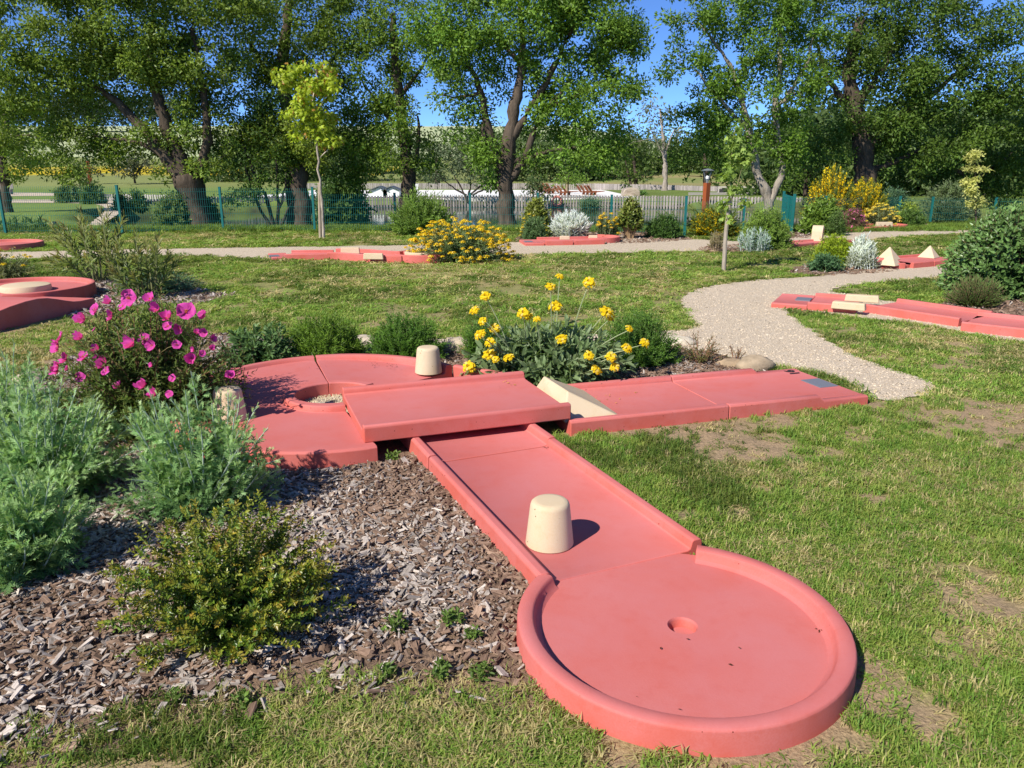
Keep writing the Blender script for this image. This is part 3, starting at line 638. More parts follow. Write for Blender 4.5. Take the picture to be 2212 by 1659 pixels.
# lane with the silver plant behind it
t = thing('minigolf_lane', (*g(1230, 522, 0), 0), 'pink minigolf lane bending round behind the silver-leaved plants on the far path', 'minigolf lane', G_)
a1, a2 = g(1128, 521), g(1168, 520.5)
lane_run('tee_slab', [a1, a2], .95, .06, .0665, t); plate(g(1141, 521), a2 - a1, t, .066)
lane_run('straight_slab', [g(1169, 520.5), g(1226, 519.5)], .95, .06, .12, t); lane_run('straight_slab', [g(1226.8, 519.5), g(1290, 518)], .95, .06, .12, t)
cU = g(1289, 515.5); round_basin(cU, .56, .07, .13, t, -115, 110)
block(g(1220, 516, .1), (.12, .04, .09), .08, .02, 'cream block on the far kerb under the silver plants', 'cream blocks on the lanes')
block(g(1281, 513.5, .1), (.11, .04, .08), .08, -.05, 'cream block near the round end beside the silver plants', 'cream blocks on the lanes')
# loop lane
t = thing('minigolf_lane', (*g(1740, 526, 0), 0), 'pink minigolf lane with a cream loop arch beside the green gate panel', 'minigolf lane', G_)
lane_run('straight_slab', [g(1688, 530, .05), g(1733, 526, .05)], .62, .05, .095, t); lane_run('straight_slab', [g(1734, 526, .05), g(1835, 519, .05)], .62, .05, .095, t)
lo = g(1765, 520, .05); ld = g(1835, 519, .05) - g(1733, 526, .05); ld = ld / np.hypot(*ld); ld = np.array([.45, .893]); ls = np.array([-ld[1], ld[0]])
lp = thing('loop_arch', (*lo, .052), 'cream upright loop arch obstacle standing on a far lane', 'obstacle'); rings = []
for a in np.linspace(-3.14, 3.14, 44):
    cx = math.sin(a); rings.append([(lo[0] + ls[0] * s + ld[0] * cx * R, lo[1] + ls[1] * s + ld[1] * cx * R, .232 + R * math.cos(a)) for R, s in ((.115, -.12), (.175, -.12), (.175, .12), (.115, .12))])
loft('loop_band', rings, CREAM, lp, smooth=True, bevel=.006)
loft('loop_foot', [[(lo[0] + ls[0] * s + ld[0] * q, lo[1] + ls[1] * s + ld[1] * q, z) for q, z in ((-.20, .053), (-.176, .24), (-.13, .16), (-.06, .053))] for s in (-.118, .118)], CREAM, lp, bevel=.006)
# far right lane with the holed block
t = thing('minigolf_lane', (*g(1880, 492, 0), 0), 'pink minigolf lane with a holed cream block, farthest along the path', 'minigolf lane', G_)
lane_run('tee_slab', [g(1806, 494), g(1838, 492)], 1.0, .06, .0665, t); plate(g(1820, 494.5), np.array([1., .1]), t, .066)
lane_run('straight_slab', [g(1838.5, 492), g(1915, 488.5)], 1.0, .06, .12, t); round_basin(g(1918, 488.5), .52, .07, .13, t, -110, 110)
c = g(1909, 491, .08); hb = block(c, (.235, .06, .15), .08, .05, 'cream block with three ball holes on the farthest lane', None, 'holed_block')
hm_, ht, hbs = mat('dark_hole'); hbs.inputs['Base Color'].default_value = (.22, .11, .07, 1)
for q in (-.14, 0, .14):
    o = lathe('ball_hole', [(0, 0), (.03, 0), (.034, .004), (.034, -.01)], (0, 0), hm_, None, 12, loc=(q * .95, -.064, .045)); o.parent = hb; o.rotation_euler = (math.radians(90), 0, 0)
# pyramid lane
t = thing('minigolf_lane', (*g(1960, 565, 0), 0), 'pink minigolf lane carrying three cream pyramids beside the gravel path', 'minigolf lane', G_)
p0, p1 = g(1893, 568), g(2044, 557); lane_run('straight_slab', [g(1924, 566), g(1968, 562.5)], .9, .06, .105, t); lane_run('straight_slab', [g(1968.6, 562.5), g(2052, 555.5)], .9, .06, .105, t)
round_basin(g(1918, 566.5), .43, .06, .105, t, 75, 285, 'rounded_end')
def pyramid(X, Y, w, h, label):
    x, y = GD(X, Y, .062)[:2]; V = [(x - w, y - w, .0625), (x + w, y - w, .0625), (x + w, y + w, .0625), (x - w, y + w, .0625), (x, y, .0625 + h)]
    ca, sa = math.cos(.75), math.sin(.75); V = [(x + (a - x) * ca - (b - y) * sa, y + (a - x) * sa + (b - y) * ca, z) for a, b, z in V]
    o = solid('obstacle_pyramid', V, [(0, 3, 2, 1), (0, 1, 4), (1, 2, 4), (2, 3, 4), (3, 0, 4)], CREAM, (x, y, .0625), .012); tag(o, label, 'obstacle', 'cream pyramids on the lane')
pyramid(1919, 560.5, .165, .245, 'cream pyramid standing behind another pyramid at the rounded end of the lane')
pyramid(1922, 572.5, .15, .225, 'cream pyramid in front of the other one at the rounded end of the lane'); pyramid(2006, 556, .155, .235, 'cream pyramid standing alone at the hedge end of the lane')
# offset lane on the right
t = thing('minigolf_lane', (*g(1900, 665, 0), 0), 'pink minigolf lane of three offset slabs running in front of the big leafy shrub', 'minigolf lane', G_)
q = lambda X, Y, z=.06: GD(X, Y, z)[:2]
n0, n1 = q(1744, 653.5, .1), q(1849, 661, .1); dd = (n1 - n0) / np.hypot(*(n1 - n0)); ss = np.array([-dd[1], dd[0]]); wq = .86
def off_lane(name, A, B, w, r): lane_run(name, [A + ss * w / 2, B + ss * w / 2], w, .06, r, t)
A0 = q(1676, 646.5); d0 = (n0 - A0) @ dd; A0 = n0 - dd * d0
off_lane('tee_slab', A0, n0, wq, .0665); plate(A0 + dd * .32 + ss * .47, dd, t, .066); off_lane('straight_slab', n0 + dd * .004, n1, wq, .105)
m0, m1 = q(1866, 657.5, .1), q(2072, 688, .1); d1 = (m1 - m0) / np.hypot(*(m1 - m0)); s1 = np.array([-d1[1], d1[0]]); lane_run('straight_slab', [m0 + s1 * .39, m1 + s1 * .39], .78, .06, .105, t)
k0, k1 = q(2077, 696, .1), q(2240, 714, .1); d2 = (k1 - k0) / np.hypot(*(k1 - k0)); s2 = np.array([-d2[1], d2[0]]); lane_run('straight_slab', [k0 + s2 * .43, k1 + s2 * .43], .86, .06, .105, t)
rzq = math.atan2(dd[1], dd[0])
block(q(1832, 664, .1) + ss * .10, (.19, .06, .085), .062, rzq - .10, 'cream guide block at the near kerb of the offset lane', 'cream blocks on the lanes')
block(q(1862, 645, .1), (.20, .06, .085), .062, rzq + .02, 'cream guide block at the far kerb of the offset lane', 'cream blocks on the lanes')
# raised lane at the left edge
t = thing('minigolf_lane', (-5.9, 9.6, 0), 'pink minigolf lane with an arched hump and a round basin by the oleanders', 'minigolf lane', G_)
cL = np.array([-6.55, 10.25]); lathe('round_basin_floor', [(0, .115), (.83, .115), (.83, -.1)], cL, PINK, t, 44); kerb_arc('round_basin_kerb', cL, .88, -72, 215, .115, .175, t, 54)
hp0 = np.array([-5.46, 8.05]); hd = np.array([.19, 1.06]); hd = hd / np.hypot(*hd); hs = np.array([-hd[1], hd[0]])
pr = [(-1.2, -.1), (-1.2, .07), (-.6, .10), (-.2, .165), (0, .203), (.2, .232), (.42, .252), (.6, .255), (.75, .238), (.9, .20), (1.02, .165), (1.14, .135), (1.26, .122), (1.5, .119), (1.5, -.1)]
loft('hump_slab', [[(*(hp0 + hd * l + hs * s), z) for l, z in pr] for s in (0, .95)], PINK, t, smooth=True, bevel=.008)
dc = GD(57, 627, .118)[:2]; o = lathe('obstacle_disc', [(0, .078), (.27, .08), (.288, .074), (.295, .06), (.30, .0)], (0, 0), CREAM, None, 48, loc=(*dc, .117)); tag(o, 'low round cream disc lying in the basin of the humped lane', 'obstacle')
t = thing('minigolf_lane', (*g(10, 533, 0), 0), 'pink minigolf lane with a round basin on the far gravel path, half outside the picture', 'minigolf lane', G_)
cF = g(-2, 531, .05); round_basin(cF, .86, .07, .13, t, 0, 360)
lane_run('straight_slab', [cF - np.array([2.6, -.1]), cF - np.array([.84, 0])], .8, .065, .12, t)

# stones bordering the bed
def rock(X, Y, s, seed, label, flat=.6, col=(.42, .34, .24), name='boulder'):
    r = np.random.default_rng(seed); c = GD(X, Y); bm = bmesh.new(); bmesh.ops.create_icosphere(bm, subdivisions=3, radius=1)
    V = np.array([v.co[:] for v in bm.verts]); D = np.zeros(len(V))
    for k in range(9):
        d = r.normal(size=3); d /= np.linalg.norm(d); D = np.minimum(D, .82 + .12 * r.random() - np.maximum(V @ d, .82 + 0 * D) + 0) if k else D
    V = V * (1 + D * .8)[:, None] * (1 + .06 * r.normal(size=len(V)))[:, None]; F = np.array([[v.index for v in f.verts] for f in bm.faces]); bm.free()
    B = MB(); B.add(V * np.asarray(s) + [c[0], c[1], s[2] * .25], F, np.array(col) * (.85 + .3 * r.random((len(V), 1)))); o = B.build(name, STONE, loc=(c[0], c[1], 0), smooth=True); tag(o, label, 'stone', 'stones bordering the bed'); return o
rock(1630, 797, (.17, .13, .10), 1, 'rounded tan stone at the corner of the bed, touching the tee lane', col=(.36, .28, .19)); rock(1582, 790, (.15, .10, .05), 2, 'flat tan stone half sunk beside the rounded one by the tee lane', col=(.34, .25, .16))
rock(985, 758, (.17, .11, .11), 3, 'pale stone between the fine-leaved green shrub and the yellow flowers', col=(.46, .38, .28)); rock(1012, 768, (.09, .08, .08), 4, 'small brown stone at the foot of the yellow flowers', col=(.26, .16, .09))
rock(775, 752, (.30, .14, .10), 5, 'long pale stone between the two fine-leaved green shrubs', col=(.52, .44, .34)); rock(1462, 742, (.22, .13, .06), 6, 'flat cream stone at the edge of the gravel behind the yellow flowers', col=(.56, .49, .38))
rock(62, 828, (.13, .1, .07), 7, 'small pale stone behind the silvery plants on the left', col=(.5, .4, .3))

# ------------------------------------------------------------------ fences, lamps and the pool terrace beyond the pond
TEAL = (.012, .135, .125)
def wire_panel(B, a, b, z0, z1, dv=.055, dh=.2, r=.0035):
    a, b = np.asarray(a, float), np.asarray(b, float); L = np.hypot(*(b - a)); n = max(2, int(L / dv))
    t = (np.arange(n) + .5) / n; p = a[None] + (b - a)[None] * t[:, None]; z0 = np.broadcast_to(z0, n) if np.ndim(z0) == 0 else z0
    P = np.stack([np.concatenate([p, np.full((n, 1), zz)], 1) for zz in (z0[0], z1 + .03)], 1); B.tubes(P, np.full((n, 2), r), TEAL, 3)
    for zz in np.arange(z0[0] + .05, z1 + .001, dh):
        B.tubes(np.array([[[*a, zz], [*b, zz]]]), np.full((1, 2), r * 1.25), TEAL, 3)
def fence(name, label, posts, group=None, dv=.055, r=.0035):
    t = thing(name, (*posts[0][:2], posts[0][2]), label, 'fence', group)
    for i, (x, y, z0, z1) in enumerate(posts):
        B = MB(); B.box((x, y, (z0 + z1) / 2 + .015), (.03, .03, (z1 - z0) / 2 + .03), TEAL); B.box((x, y, z1 + .05), (.034, .034, .008), TEAL); B.build('fence_post', PAINT, t)
        if i + 1 < len(posts):
            q = posts[i + 1]; B = MB(); wire_panel(B, (x, y), q[:2], min(z0, q[2]) + .03, min(z1, q[3]), dv, .2, r); B.build('wire_panel', PAINT, t)
    return t
def fp(X, Y, top, y=None, z0=0.0):
    c = GD(X, Y, 0) if y is None else AT(X, Y, y); return (c[0], c[1], z0, AT(X, top, c[1])[2])
fence('wire_fence', 'green wire mesh fence on green posts between the lawn and the pond', [fp(-240, 505, 404), fp(13, 505, 404.5), fp(265, 505, 404.5), fp(483, 499, 408), fp(680.5, 501, 408), fp(854, 470, 421, 21.9, -.02), fp(1015.6, 470, 421, 21.9, -.02),
    fp(1161, 470, 421, 21.9, -.02), fp(1320, 470, 425, 21.6, -.02), fp(1478, 510, 428), fp(1606, 470, 433, 21.9, -.02), fp(1700, 470, 430, 22.3, -.02)])
fence('wire_fence', 'green wire mesh fence behind the yellow broom and the far right beds', [fp(1712, 480, 428, 21.5), fp(1780, 470, 427, 23.2), fp(1864, 470, 428, 25), fp(1940, 470, 427, 26), fp(2009, 478, 428.5), fp(2146, 470, 430, 25.6), fp(2280, 470, 431, 25)])
gt = thing('gate_panel', (*AT(1712, 470, 21.3)[:2], 0), 'open green mesh gate panel standing edgewise beside the white-flowering shrub', 'gate')
ga, gb = AT(1712, 470, 21.3)[:2], AT(1689, 470, 24.3)[:2]; B = MB(); wire_panel(B, ga, gb, .04, AT(1712, 428, 21.3)[2], .035, .16, .006); B.build('wire_mesh', PAINT, gt)
for p in (ga, gb): B = MB(); B.box((*p, .52), (.03, .03, .52), TEAL); B.build('gate_post', PAINT, gt)
# street lamps with rust-coloured posts
def lamp(X, y, ztop, zcup, zpost, zb, w, label):
    x = AT(X, 400, y)[0]; t = thing('street_lamp', (x, y, zb), label, 'lamp', 'rust-coloured garden lamps'); GREY = (.16, .18, .19)
    B = MB(); B.box((x, y, (zb + zpost) / 2), (w, w, (zpost - zb) / 2), (.30, .075, .025), .5); B.build('lamp_post', PLAIN, t)
    B = MB(); B.tube([(x, y, zpost), (x, y, zpost + .12), (x, y, zcup)], [w * .55, w * .6, w * .95], GREY, 12); B.build('lamp_cup', PAINT, t)
    B = MB(); B.tube([(x, y, zcup - .02), (x, y, zcup + .05), (x, y, zcup + .10)], [w * .7, w * .75, w * .3], (.8, .8, .78), 12); B.build('lamp_globe', PAINT, t)
    for k in range(4):
        a = k * math.pi / 2 + .4; B = MB(); B.tube([(x + math.cos(a) * w * .9, y + math.sin(a) * w * .9, zcup - .05), (x + math.cos(a) * w * 2.1, y + math.sin(a) * w * 2.1, ztop - .06)], .012, GREY, 5); B.build('lamp_strut', PAINT, t)
    B = MB(); B.tube([(x, y, ztop - .075), (x, y, ztop - .06), (x, y, ztop - .02), (x, y, ztop)], [w * 2.5, w * 2.6, w * 1.4, .02], GREY, 20); B.build('lamp_shade', PAINT, t)
lamp(1527, 25, AT(1530, 364, 25)[2], AT(1530, 386, 25)[2], AT(1530, 395, 25)[2], -.5, .078, 'street lamp with rust-coloured post and grey disc shade before the timber wall')
lamp(196, 60, AT(195, 337, 60)[2], AT(195, 344, 60)[2], AT(195, 348, 60)[2], -.45, .13, 'tall slim rust-coloured street lamp on the lawn beyond the fence, by a dark bush')
# palisade on the far shore: each pale is there, joined because they are only a few pixels wide
def picket(name, label, line, z0, z1, step=.17, w=.05, d=.02, col=(.33, .29, .26), rails=True, group=None):
    pts = [np.asarray(p, float) for p in line]; B = MB(); rr = np.random.default_rng(len(line) + int(abs(pts[0][0]) * 7)); L_ = np.concatenate([[0], np.cumsum([np.hypot(*(pts[i + 1] - pts[i])) for i in range(len(pts) - 1)])])
    R = MB()
    for i in range(len(pts) - 1):
        a, b = pts[i], pts[i + 1]; L = np.hypot(*(b - a)); ang = math.atan2(*(b - a)[::-1]); n = int(L / step)
        for k in range(n):
            p = a + (b - a) * (k + .5) / n; h = z1 + rr.uniform(-.02, .02); B.box((*p, (z0 + h) / 2), (w, d, (h - z0) / 2), np.array(col) * rr.uniform(.75, 1.25), ang)
        m = (a + b) / 2; nrm = np.array([-(b - a)[1], (b - a)[0]]) / L
        for zz in (z0 + (z1 - z0) * .25, z0 + (z1 - z0) * .86): R.box((*(m + nrm * (d + .02)), zz), (L / 2, .018, .04), np.array(col) * .85, ang)
    t = thing(name, (*pts[0], z0), label, 'fence', group); o = B.build('pales', WOOD, t, kind='stuff'); R.build('rails', WOOD, t); return t
zt, zb_ = AT(1100, 421.5, 59.3)[2], AT(1100, 445, 59.3)[2] - .15
picket('palisade_fence', 'long grey timber palisade along the far shore of the pond', [(-13.2, 57.0), (-7, 58.6), (0, 59.1), (7, 58.3), (13, 56.9), (20, 54.0)], zb_, zt, .21, .062, .03)
picket('palisade_fence', 'grey timber palisade on the left shore of the pond, behind the split oak trunk', [(-22.5, 47), (-19.0, 53.2), (-13.3, 57.0)], zb_ + .1, zt + .1, .21, .06, .03)
picket('picket_fence', 'low grey picket fence along the back of the white pool terrace', [(-24, 88), (3, 87.5), (9, 86), (14, 79), (18.5, 70)], -.45, .28, .2, .08, .02, (.34, .30, .28))
picket('picket_fence', 'low white-topped picket fence on the meadow beyond the left lawn', [(-32, 58), (-24.5, 55), (-21, 53)], -.5, .02, .22, .06, .02, (.42, .39, .36))
# white huts and terrace furniture
def hut(X, y, label):
    x = AT(X, 410, y)[0]; t = thing('hut', (x, y, -.9), label, 'hut', 'white huts by the pool'); z1 = AT(X, 411, y)[2]; z2 = AT(X, 403, y)[2]; w = .62; B = MB()
    V = [(x - w, y - .8, -.9), (x + w, y - .8, -.9), (x + w, y - .8, z1), (x, y - .8, z2 - .05), (x - w, y - .8, z1), (x - w, y + .8, -.9), (x + w, y + .8, -.9), (x + w, y + .8, z1), (x, y + .8, z2 - .05), (x - w, y + .8, z1)]
    B.add(V, [(0, 1, 2), (0, 2, 4), (4, 2, 3), (5, 7, 6), (5, 9, 7), (9, 8, 7), (0, 5, 6), (0, 6, 1), (1, 6, 7), (1, 7, 2), (0, 4, 9), (0, 9, 5), (2, 7, 8), (2, 8, 3), (3, 8, 9), (3, 9, 4)], (.78, .78, .78)); B.build('wall', PLAIN, t)
    for s in (-1, 1):
        B = MB(); V = [(x + s * (w + .1), y - .95, z1 - .02), (x, y - .95, z2), (x, y + .9, z2), (x + s * (w + .1), y + .9, z1 - .02)]; V = V + [(a, b, c + .06) for a, b, c in V]
        B.add(V, [(0, 1, 2), (0, 2, 3), (4, 6, 5), (4, 7, 6), (0, 4, 5), (0, 5, 1), (1, 5, 6), (1, 6, 2), (2, 6, 7), (2, 7, 3), (3, 7, 4), (3, 4, 0)], (.10, .12, .14)); B.build('roof', PLAIN, t)
hut(822, 61.5, 'white hut with dark gable roof beyond the pond, left of its twin'); hut(848, 61.5, 'white hut with dark gable roof beyond the pond, right of its twin')
B = MB(); c = AT(888, 405, 61); B.box((c[0], 61, AT(888, 409, 61)[2]), (.55, .05, .40), (.75, .76, .76)); o = B.build('sign_board', PLAIN, loc=(c[0], 61, 0)); tag(o, 'plain pale board standing behind the palisade beside the white huts', 'board')
def deckchair(X, Y, rz, label, group='brown deck chairs on the pool terrace'):
    c = GD(X, Y, -.37); t = thing('deck_chair', c, label, 'deck chair', group, 0.0); col = (.24, .085, .04); ca, sa = math.cos(rz), math.sin(rz)
    def pc(name, q):
        B = MB(); V = []
        for s in (-.3, .3):
            for a, z in q: V.append((c[0] + a * ca - s * sa, c[1] + a * sa + s * ca, c[2] + z))
        n = len(q); F = []
        for i in range(n): j = (i + 1) % n; F += [(i, j, j + n), (i, j + n, i + n)]
        for i in range(1, n - 1): F += [(0, i, i + 1), (n, n + i + 1, n + i)]
        B.add(V, F, col); B.build(name, WOOD, t)
    pc('backrest', [(-.15, .22), (-.10, .22), (-.50, .80), (-.55, .78)]); pc('seat', [(-.15, .20), (.9, .30), (.9, .34), (-.15, .25)]); pc('legs', [(.05, 0), (.12, 0), (.20, .28), (.13, .28)])
for i, (X, Y, a) in enumerate([(1166, 416.5, .3), (1175, 418, .3), (1184, 419, .3), (1192, 418, .3), (1183, 414.5, .3), (1191, 414, .3), (1209, 421.5, .2), (1217, 422, .2), (1226, 421.5, .2), (1258, 420.5, .2), (1266, 421, .2), (1275, 421.5, .2), (1282, 421.5, .2)]):
    deckchair(X, Y, a, ['leftmost brown deck chair in the cluster between the small palms', 'brown deck chair in the front of the cluster, second from its left', 'third brown deck chair of the front of the cluster between the palms', 'rightmost brown deck chair of the cluster between the palms', 'brown deck chair behind the cluster, nearer the left palm', 'farthest brown deck chair behind the cluster between the palms',
        'left deck chair of the three standing at the right palm', 'middle deck chair of the three standing at the right palm', 'right deck chair of the three standing at the right palm', 'leftmost of the four deck chairs nearest the stone oven', 'second of the four deck chairs near the stone oven, from the left', 'third of the four deck chairs near the stone oven, from the left', 'deck chair closest to the stone oven, rightmost of four'][i],
              ['deck chairs clustered by the palms', 'deck chairs in the row of three', 'deck chairs in the row of four'][0 if i < 6 else 1 if i < 9 else 2])
lr = AT(1203, 434.5, 58.5); B = MB(); an = np.linspace(0, 2 * math.pi, 25); B.tube([(lr[0] + .33 * math.cos(a), 58.5, lr[2] + .33 * math.sin(a)) for a in an], .085, (.62, .22, .17), 8); o = B.build('life_ring', PLAIN, loc=tuple(lr)); tag(o, 'faded red life ring hanging on the palisade across the pond', 'life ring')
x0, x1 = AT(1347, 415, 64)[0], AT(1383, 415, 64)[0]; za, zc = AT(1365, 424, 64)[2], AT(1365, 405, 64)[2]; arch = [(x0, za), (x1, za)] + [((x0 + x1) / 2 + (x1 - x0) / 2 * math.cos(a), za + (zc - za) * (.45 + .55 * math.sin(a))) for a in np.linspace(0, math.pi, 12)]
o = loft('stone_oven', [[(x, yy, z) for x, z in arch] for yy in (64, 65.5)], None, None, loc=((x0 + x1) / 2, 64, za), bevel=.05); sm, st_, sb_ = mat('dry_stone')
vv = N(st_, 'ShaderNodeTexVoronoi'); vv.inputs['Scale'].default_value = 3; mp = N(st_, 'ShaderNodeMapping'); mp.inputs['Scale'].default_value = (1, 1, 2.4); st_.links.new(wpos(st_), mp.inputs[0]); st_.links.new(mp.outputs[0], vv.inputs[0]); st_.links.new(ramp(st_, vv.outputs['Color'], [(0, (.26, .2, .14)), (1, (.46, .39, .3))]), sb_.inputs[0]); o.data.materials.append(sm)
tag(o, 'rounded stone oven mound at the edge of the pool terrace', 'oven')
# timber wall and pergola right of the lamp
t = thing('timber_wall', (*AT(1570, 424, 61)[:2], -.6), 'wide grey timber wall of horizontal boards behind the rust-coloured lamp', 'wall')
xa, xb = AT(1487, 420, 61)[0], AT(1660, 420, 61)[0]; zA, zB = AT(1500, 431, 61)[2], AT(1500, 415.5, 61)[2]
for k in range(5):
    B = MB(); B.box(((xa + xb) / 2, 61 + .0, zA + (k + .5) * (zB - zA) / 5), ((xb - xa) / 2, .04, (zB - zA) / 10 - .012), np.array((.40, .36, .35)) * (.9 + .05 * (k % 3))); B.build('board', WOOD, t)
t = thing('pergola', (*AT(1600, 410, 66)[:2], -.4), 'pale timber pergola frame above the grey timber wall', 'pergola')
xa, xb = AT(1552, 410, 66)[0], AT(1655, 410, 66)[0]; zA, zB = -.4, AT(1600, 404, 66)[2]
B = MB(); B.box(((xa + xb) / 2, 66, zB), ((xb - xa) / 2, .06, .06), (.52, .48, .43)); B.build('beam', WOOD, t)
for k in range(7): B = MB(); B.box((xa + (xb - xa) * k / 6, 66, (zA + zB) / 2), (.05, .05, (zB - zA) / 2 - .06), (.5, .46, .42)); B.build('post', WOOD, t)
B = MB(); B.box(((xa + xb) / 2 + .3, 67.5, (zA + zB) / 2 - .05), ((xb - xa) / 2, .05, (zB - zA) / 2 - .15), (.05, .05, .05)); o = B.build('back_panel', PLAIN, t)
c = GD(8, 420, -.4); t = thing('park_bench', (c[0], c[1], TZ(c[0], c[1])), 'grey wooden bench on the far lawn at the left edge of the picture', 'bench'); zz = float(TZ(c[0], c[1]))
for nm, cc, hh in (('seat', (0, 0, .42), (.8, .22, .03)), ('backrest', (0, .22, .72), (.8, .03, .22)), ('leg', (-.7, 0, .2), (.04, .2, .2)), ('leg', (.7, 0, .2), (.04, .2, .2))): B = MB(); B.box((c[0] + cc[0], c[1] + cc[1], zz + cc[2]), hh, (.27, .24, .22)); B.build(nm, WOOD, t)
for X, Y, l in ((205, 492, 'small dark bollard light at the corner of the path beyond the fence'), (345, 500, 'small dark bollard light at the fence foot by the cream path')):
    c = GD(X * 1.0 if X != 205 else 121, Y, -.25); B = MB(); zz = float(TZ(c[0], c[1])); B.tube([(*c[:2], zz), (*c[:2], zz + .28), (*c[:2], zz + .30), (*c[:2], zz + .36)], [.06, .06, .085, .085], (.04, .045, .05), 10); o = B.build('bollard_light', PLAIN, loc=(*c[:2], zz)); tag(o, l, 'bollard', 'bollard lights beyond the fence')

# ------------------------------------------------------------------ plants: leaf templates and the shoot builder
A_ = lambda *v: (np.array(v[0], float), np.array(v[1], int))
QUAD = A_([(0, 0, 0), (.45, .24, .05), (1, 0, -.04), (.45, -.24, .05)], [(0, 2, 1), (0, 3, 2)])
OVAL = A_([(0, 0, 0), (.32, .23, .06), (.72, .17, .04), (1, 0, -.08), (.72, -.17, .04), (.32, -.23, .06)], [(0, 3, 1), (1, 3, 2), (0, 5, 3), (5, 4, 3)])
SLIM = A_([(0, 0, 0), (.42, .125, .03), (1, 0, -.10), (.42, -.125, .03)], [(0, 2, 1), (0, 3, 2)])
LANCE = A_([(0, 0, 0), (.35, .085, .04), (.35, -.085, .04), (.7, .07, -.02), (.7, -.07, -.02), (1, 0, -.16)], [(0, 2, 1), (1, 2, 4), (1, 4, 3), (3, 4, 5)])
SAGE = A_([(0, 0, 0), (.3, .17, .07), (.3, 0, .0), (.3, -.17, .07), (.7, .15, .03), (.7, 0, -.04), (.7, -.15, .03), (1, 0, -.16)], [(0, 2, 1), (0, 3, 2), (1, 2, 5), (1, 5, 4), (2, 3, 6), (2, 6, 5), (4, 5, 7), (5, 6, 7)])
def _fea():
    v = [(0, 0, 0), (.45, .04, .05), (.45, -.04, .05), (1, 0, .02)]; f = [(0, 2, 1), (1, 2, 3)]
    for x0, L, s in ((.2, .28, 1), (.24, .28, -1), (.4, .38, 1), (.44, .38, -1), (.60, .34, 1), (.64, .34, -1)):
        b = len(v); v += [(x0, 0, .03), (x0 + .2, 0, .05), (x0 + .10 + L * .75, s * L * .72, .08)]; f.append((b, b + 1, b + 2))
    return A_(v, f)
FEATHER = _fea()
MAPLE = A_([(0, 0, 0), (.28, .10, .0), (.18, .46, -.06), (.52, .20, .02), (.66, .44, -.08), (.68, .14, 0), (1, 0, -.12), (.68, -.14, 0), (.66, -.44, -.08), (.52, -.20, .02), (.18, -.46, -.06), (.28, -.10, 0)],
           [(0, 1, 11), (0, 2, 1), (1, 2, 3), (3, 4, 5), (5, 6, 7), (7, 8, 9), (9, 10, 11), (0, 11, 10), (1, 3, 9), (1, 9, 11), (3, 5, 7), (3, 7, 9)])
def shoots(r, c, rx, ry, h, n, m=6, rmin=.55, base=.08, low=.0, jit=.015, pw=.5, straight=0.0):
    az = r.uniform(0, 2 * math.pi, n); u = r.uniform(low, 1, n); s = np.sqrt(np.clip(1 - u * u, 0, 1)); rad = rmin + (1 - rmin) * r.random(n) ** pw
    end = np.stack([rx * s * np.cos(az) * rad, ry * s * np.sin(az) * rad, h * u * rad + .02], 1)
    st = np.stack([base * np.cos(az) * r.random(n), base * np.sin(az) * r.random(n), np.zeros(n)], 1)
    k = .35 + .15 * straight; ct = np.stack([st[:, 0] + (end[:, 0] - st[:, 0]) * k, st[:, 1] + (end[:, 1] - st[:, 1]) * k, end[:, 2] * (.72 - .22 * straight)], 1) + r.normal(0, jit, (n, 3))
    return st + c, ct + c, end + c
def bez(S, t): 
    a, b, e = S; t = np.asarray(t)[..., None]
    return (1 - t) ** 2 * a[:, None] + 2 * (1 - t) * t * b[:, None] + t * t * e[:, None]
def bezd(S, t):
    a, b, e = S; t = np.asarray(t)[..., None]; d = 2 * (1 - t) * (b - a)[:, None] + 2 * t * (e - b)[:, None]; return d / (np.linalg.norm(d, axis=-1, keepdims=True) + 1e-9)
def stems(B, S, r0, r1, col, m=5, n=3, tmax=1.0):
    t = np.tile(np.linspace(0, tmax, m), (len(S[0]), 1)); P = bez(S, t); R = np.tile(np.linspace(r0, r1, m), (len(P), 1)); B.tubes(P, R, np.asarray(col), n)
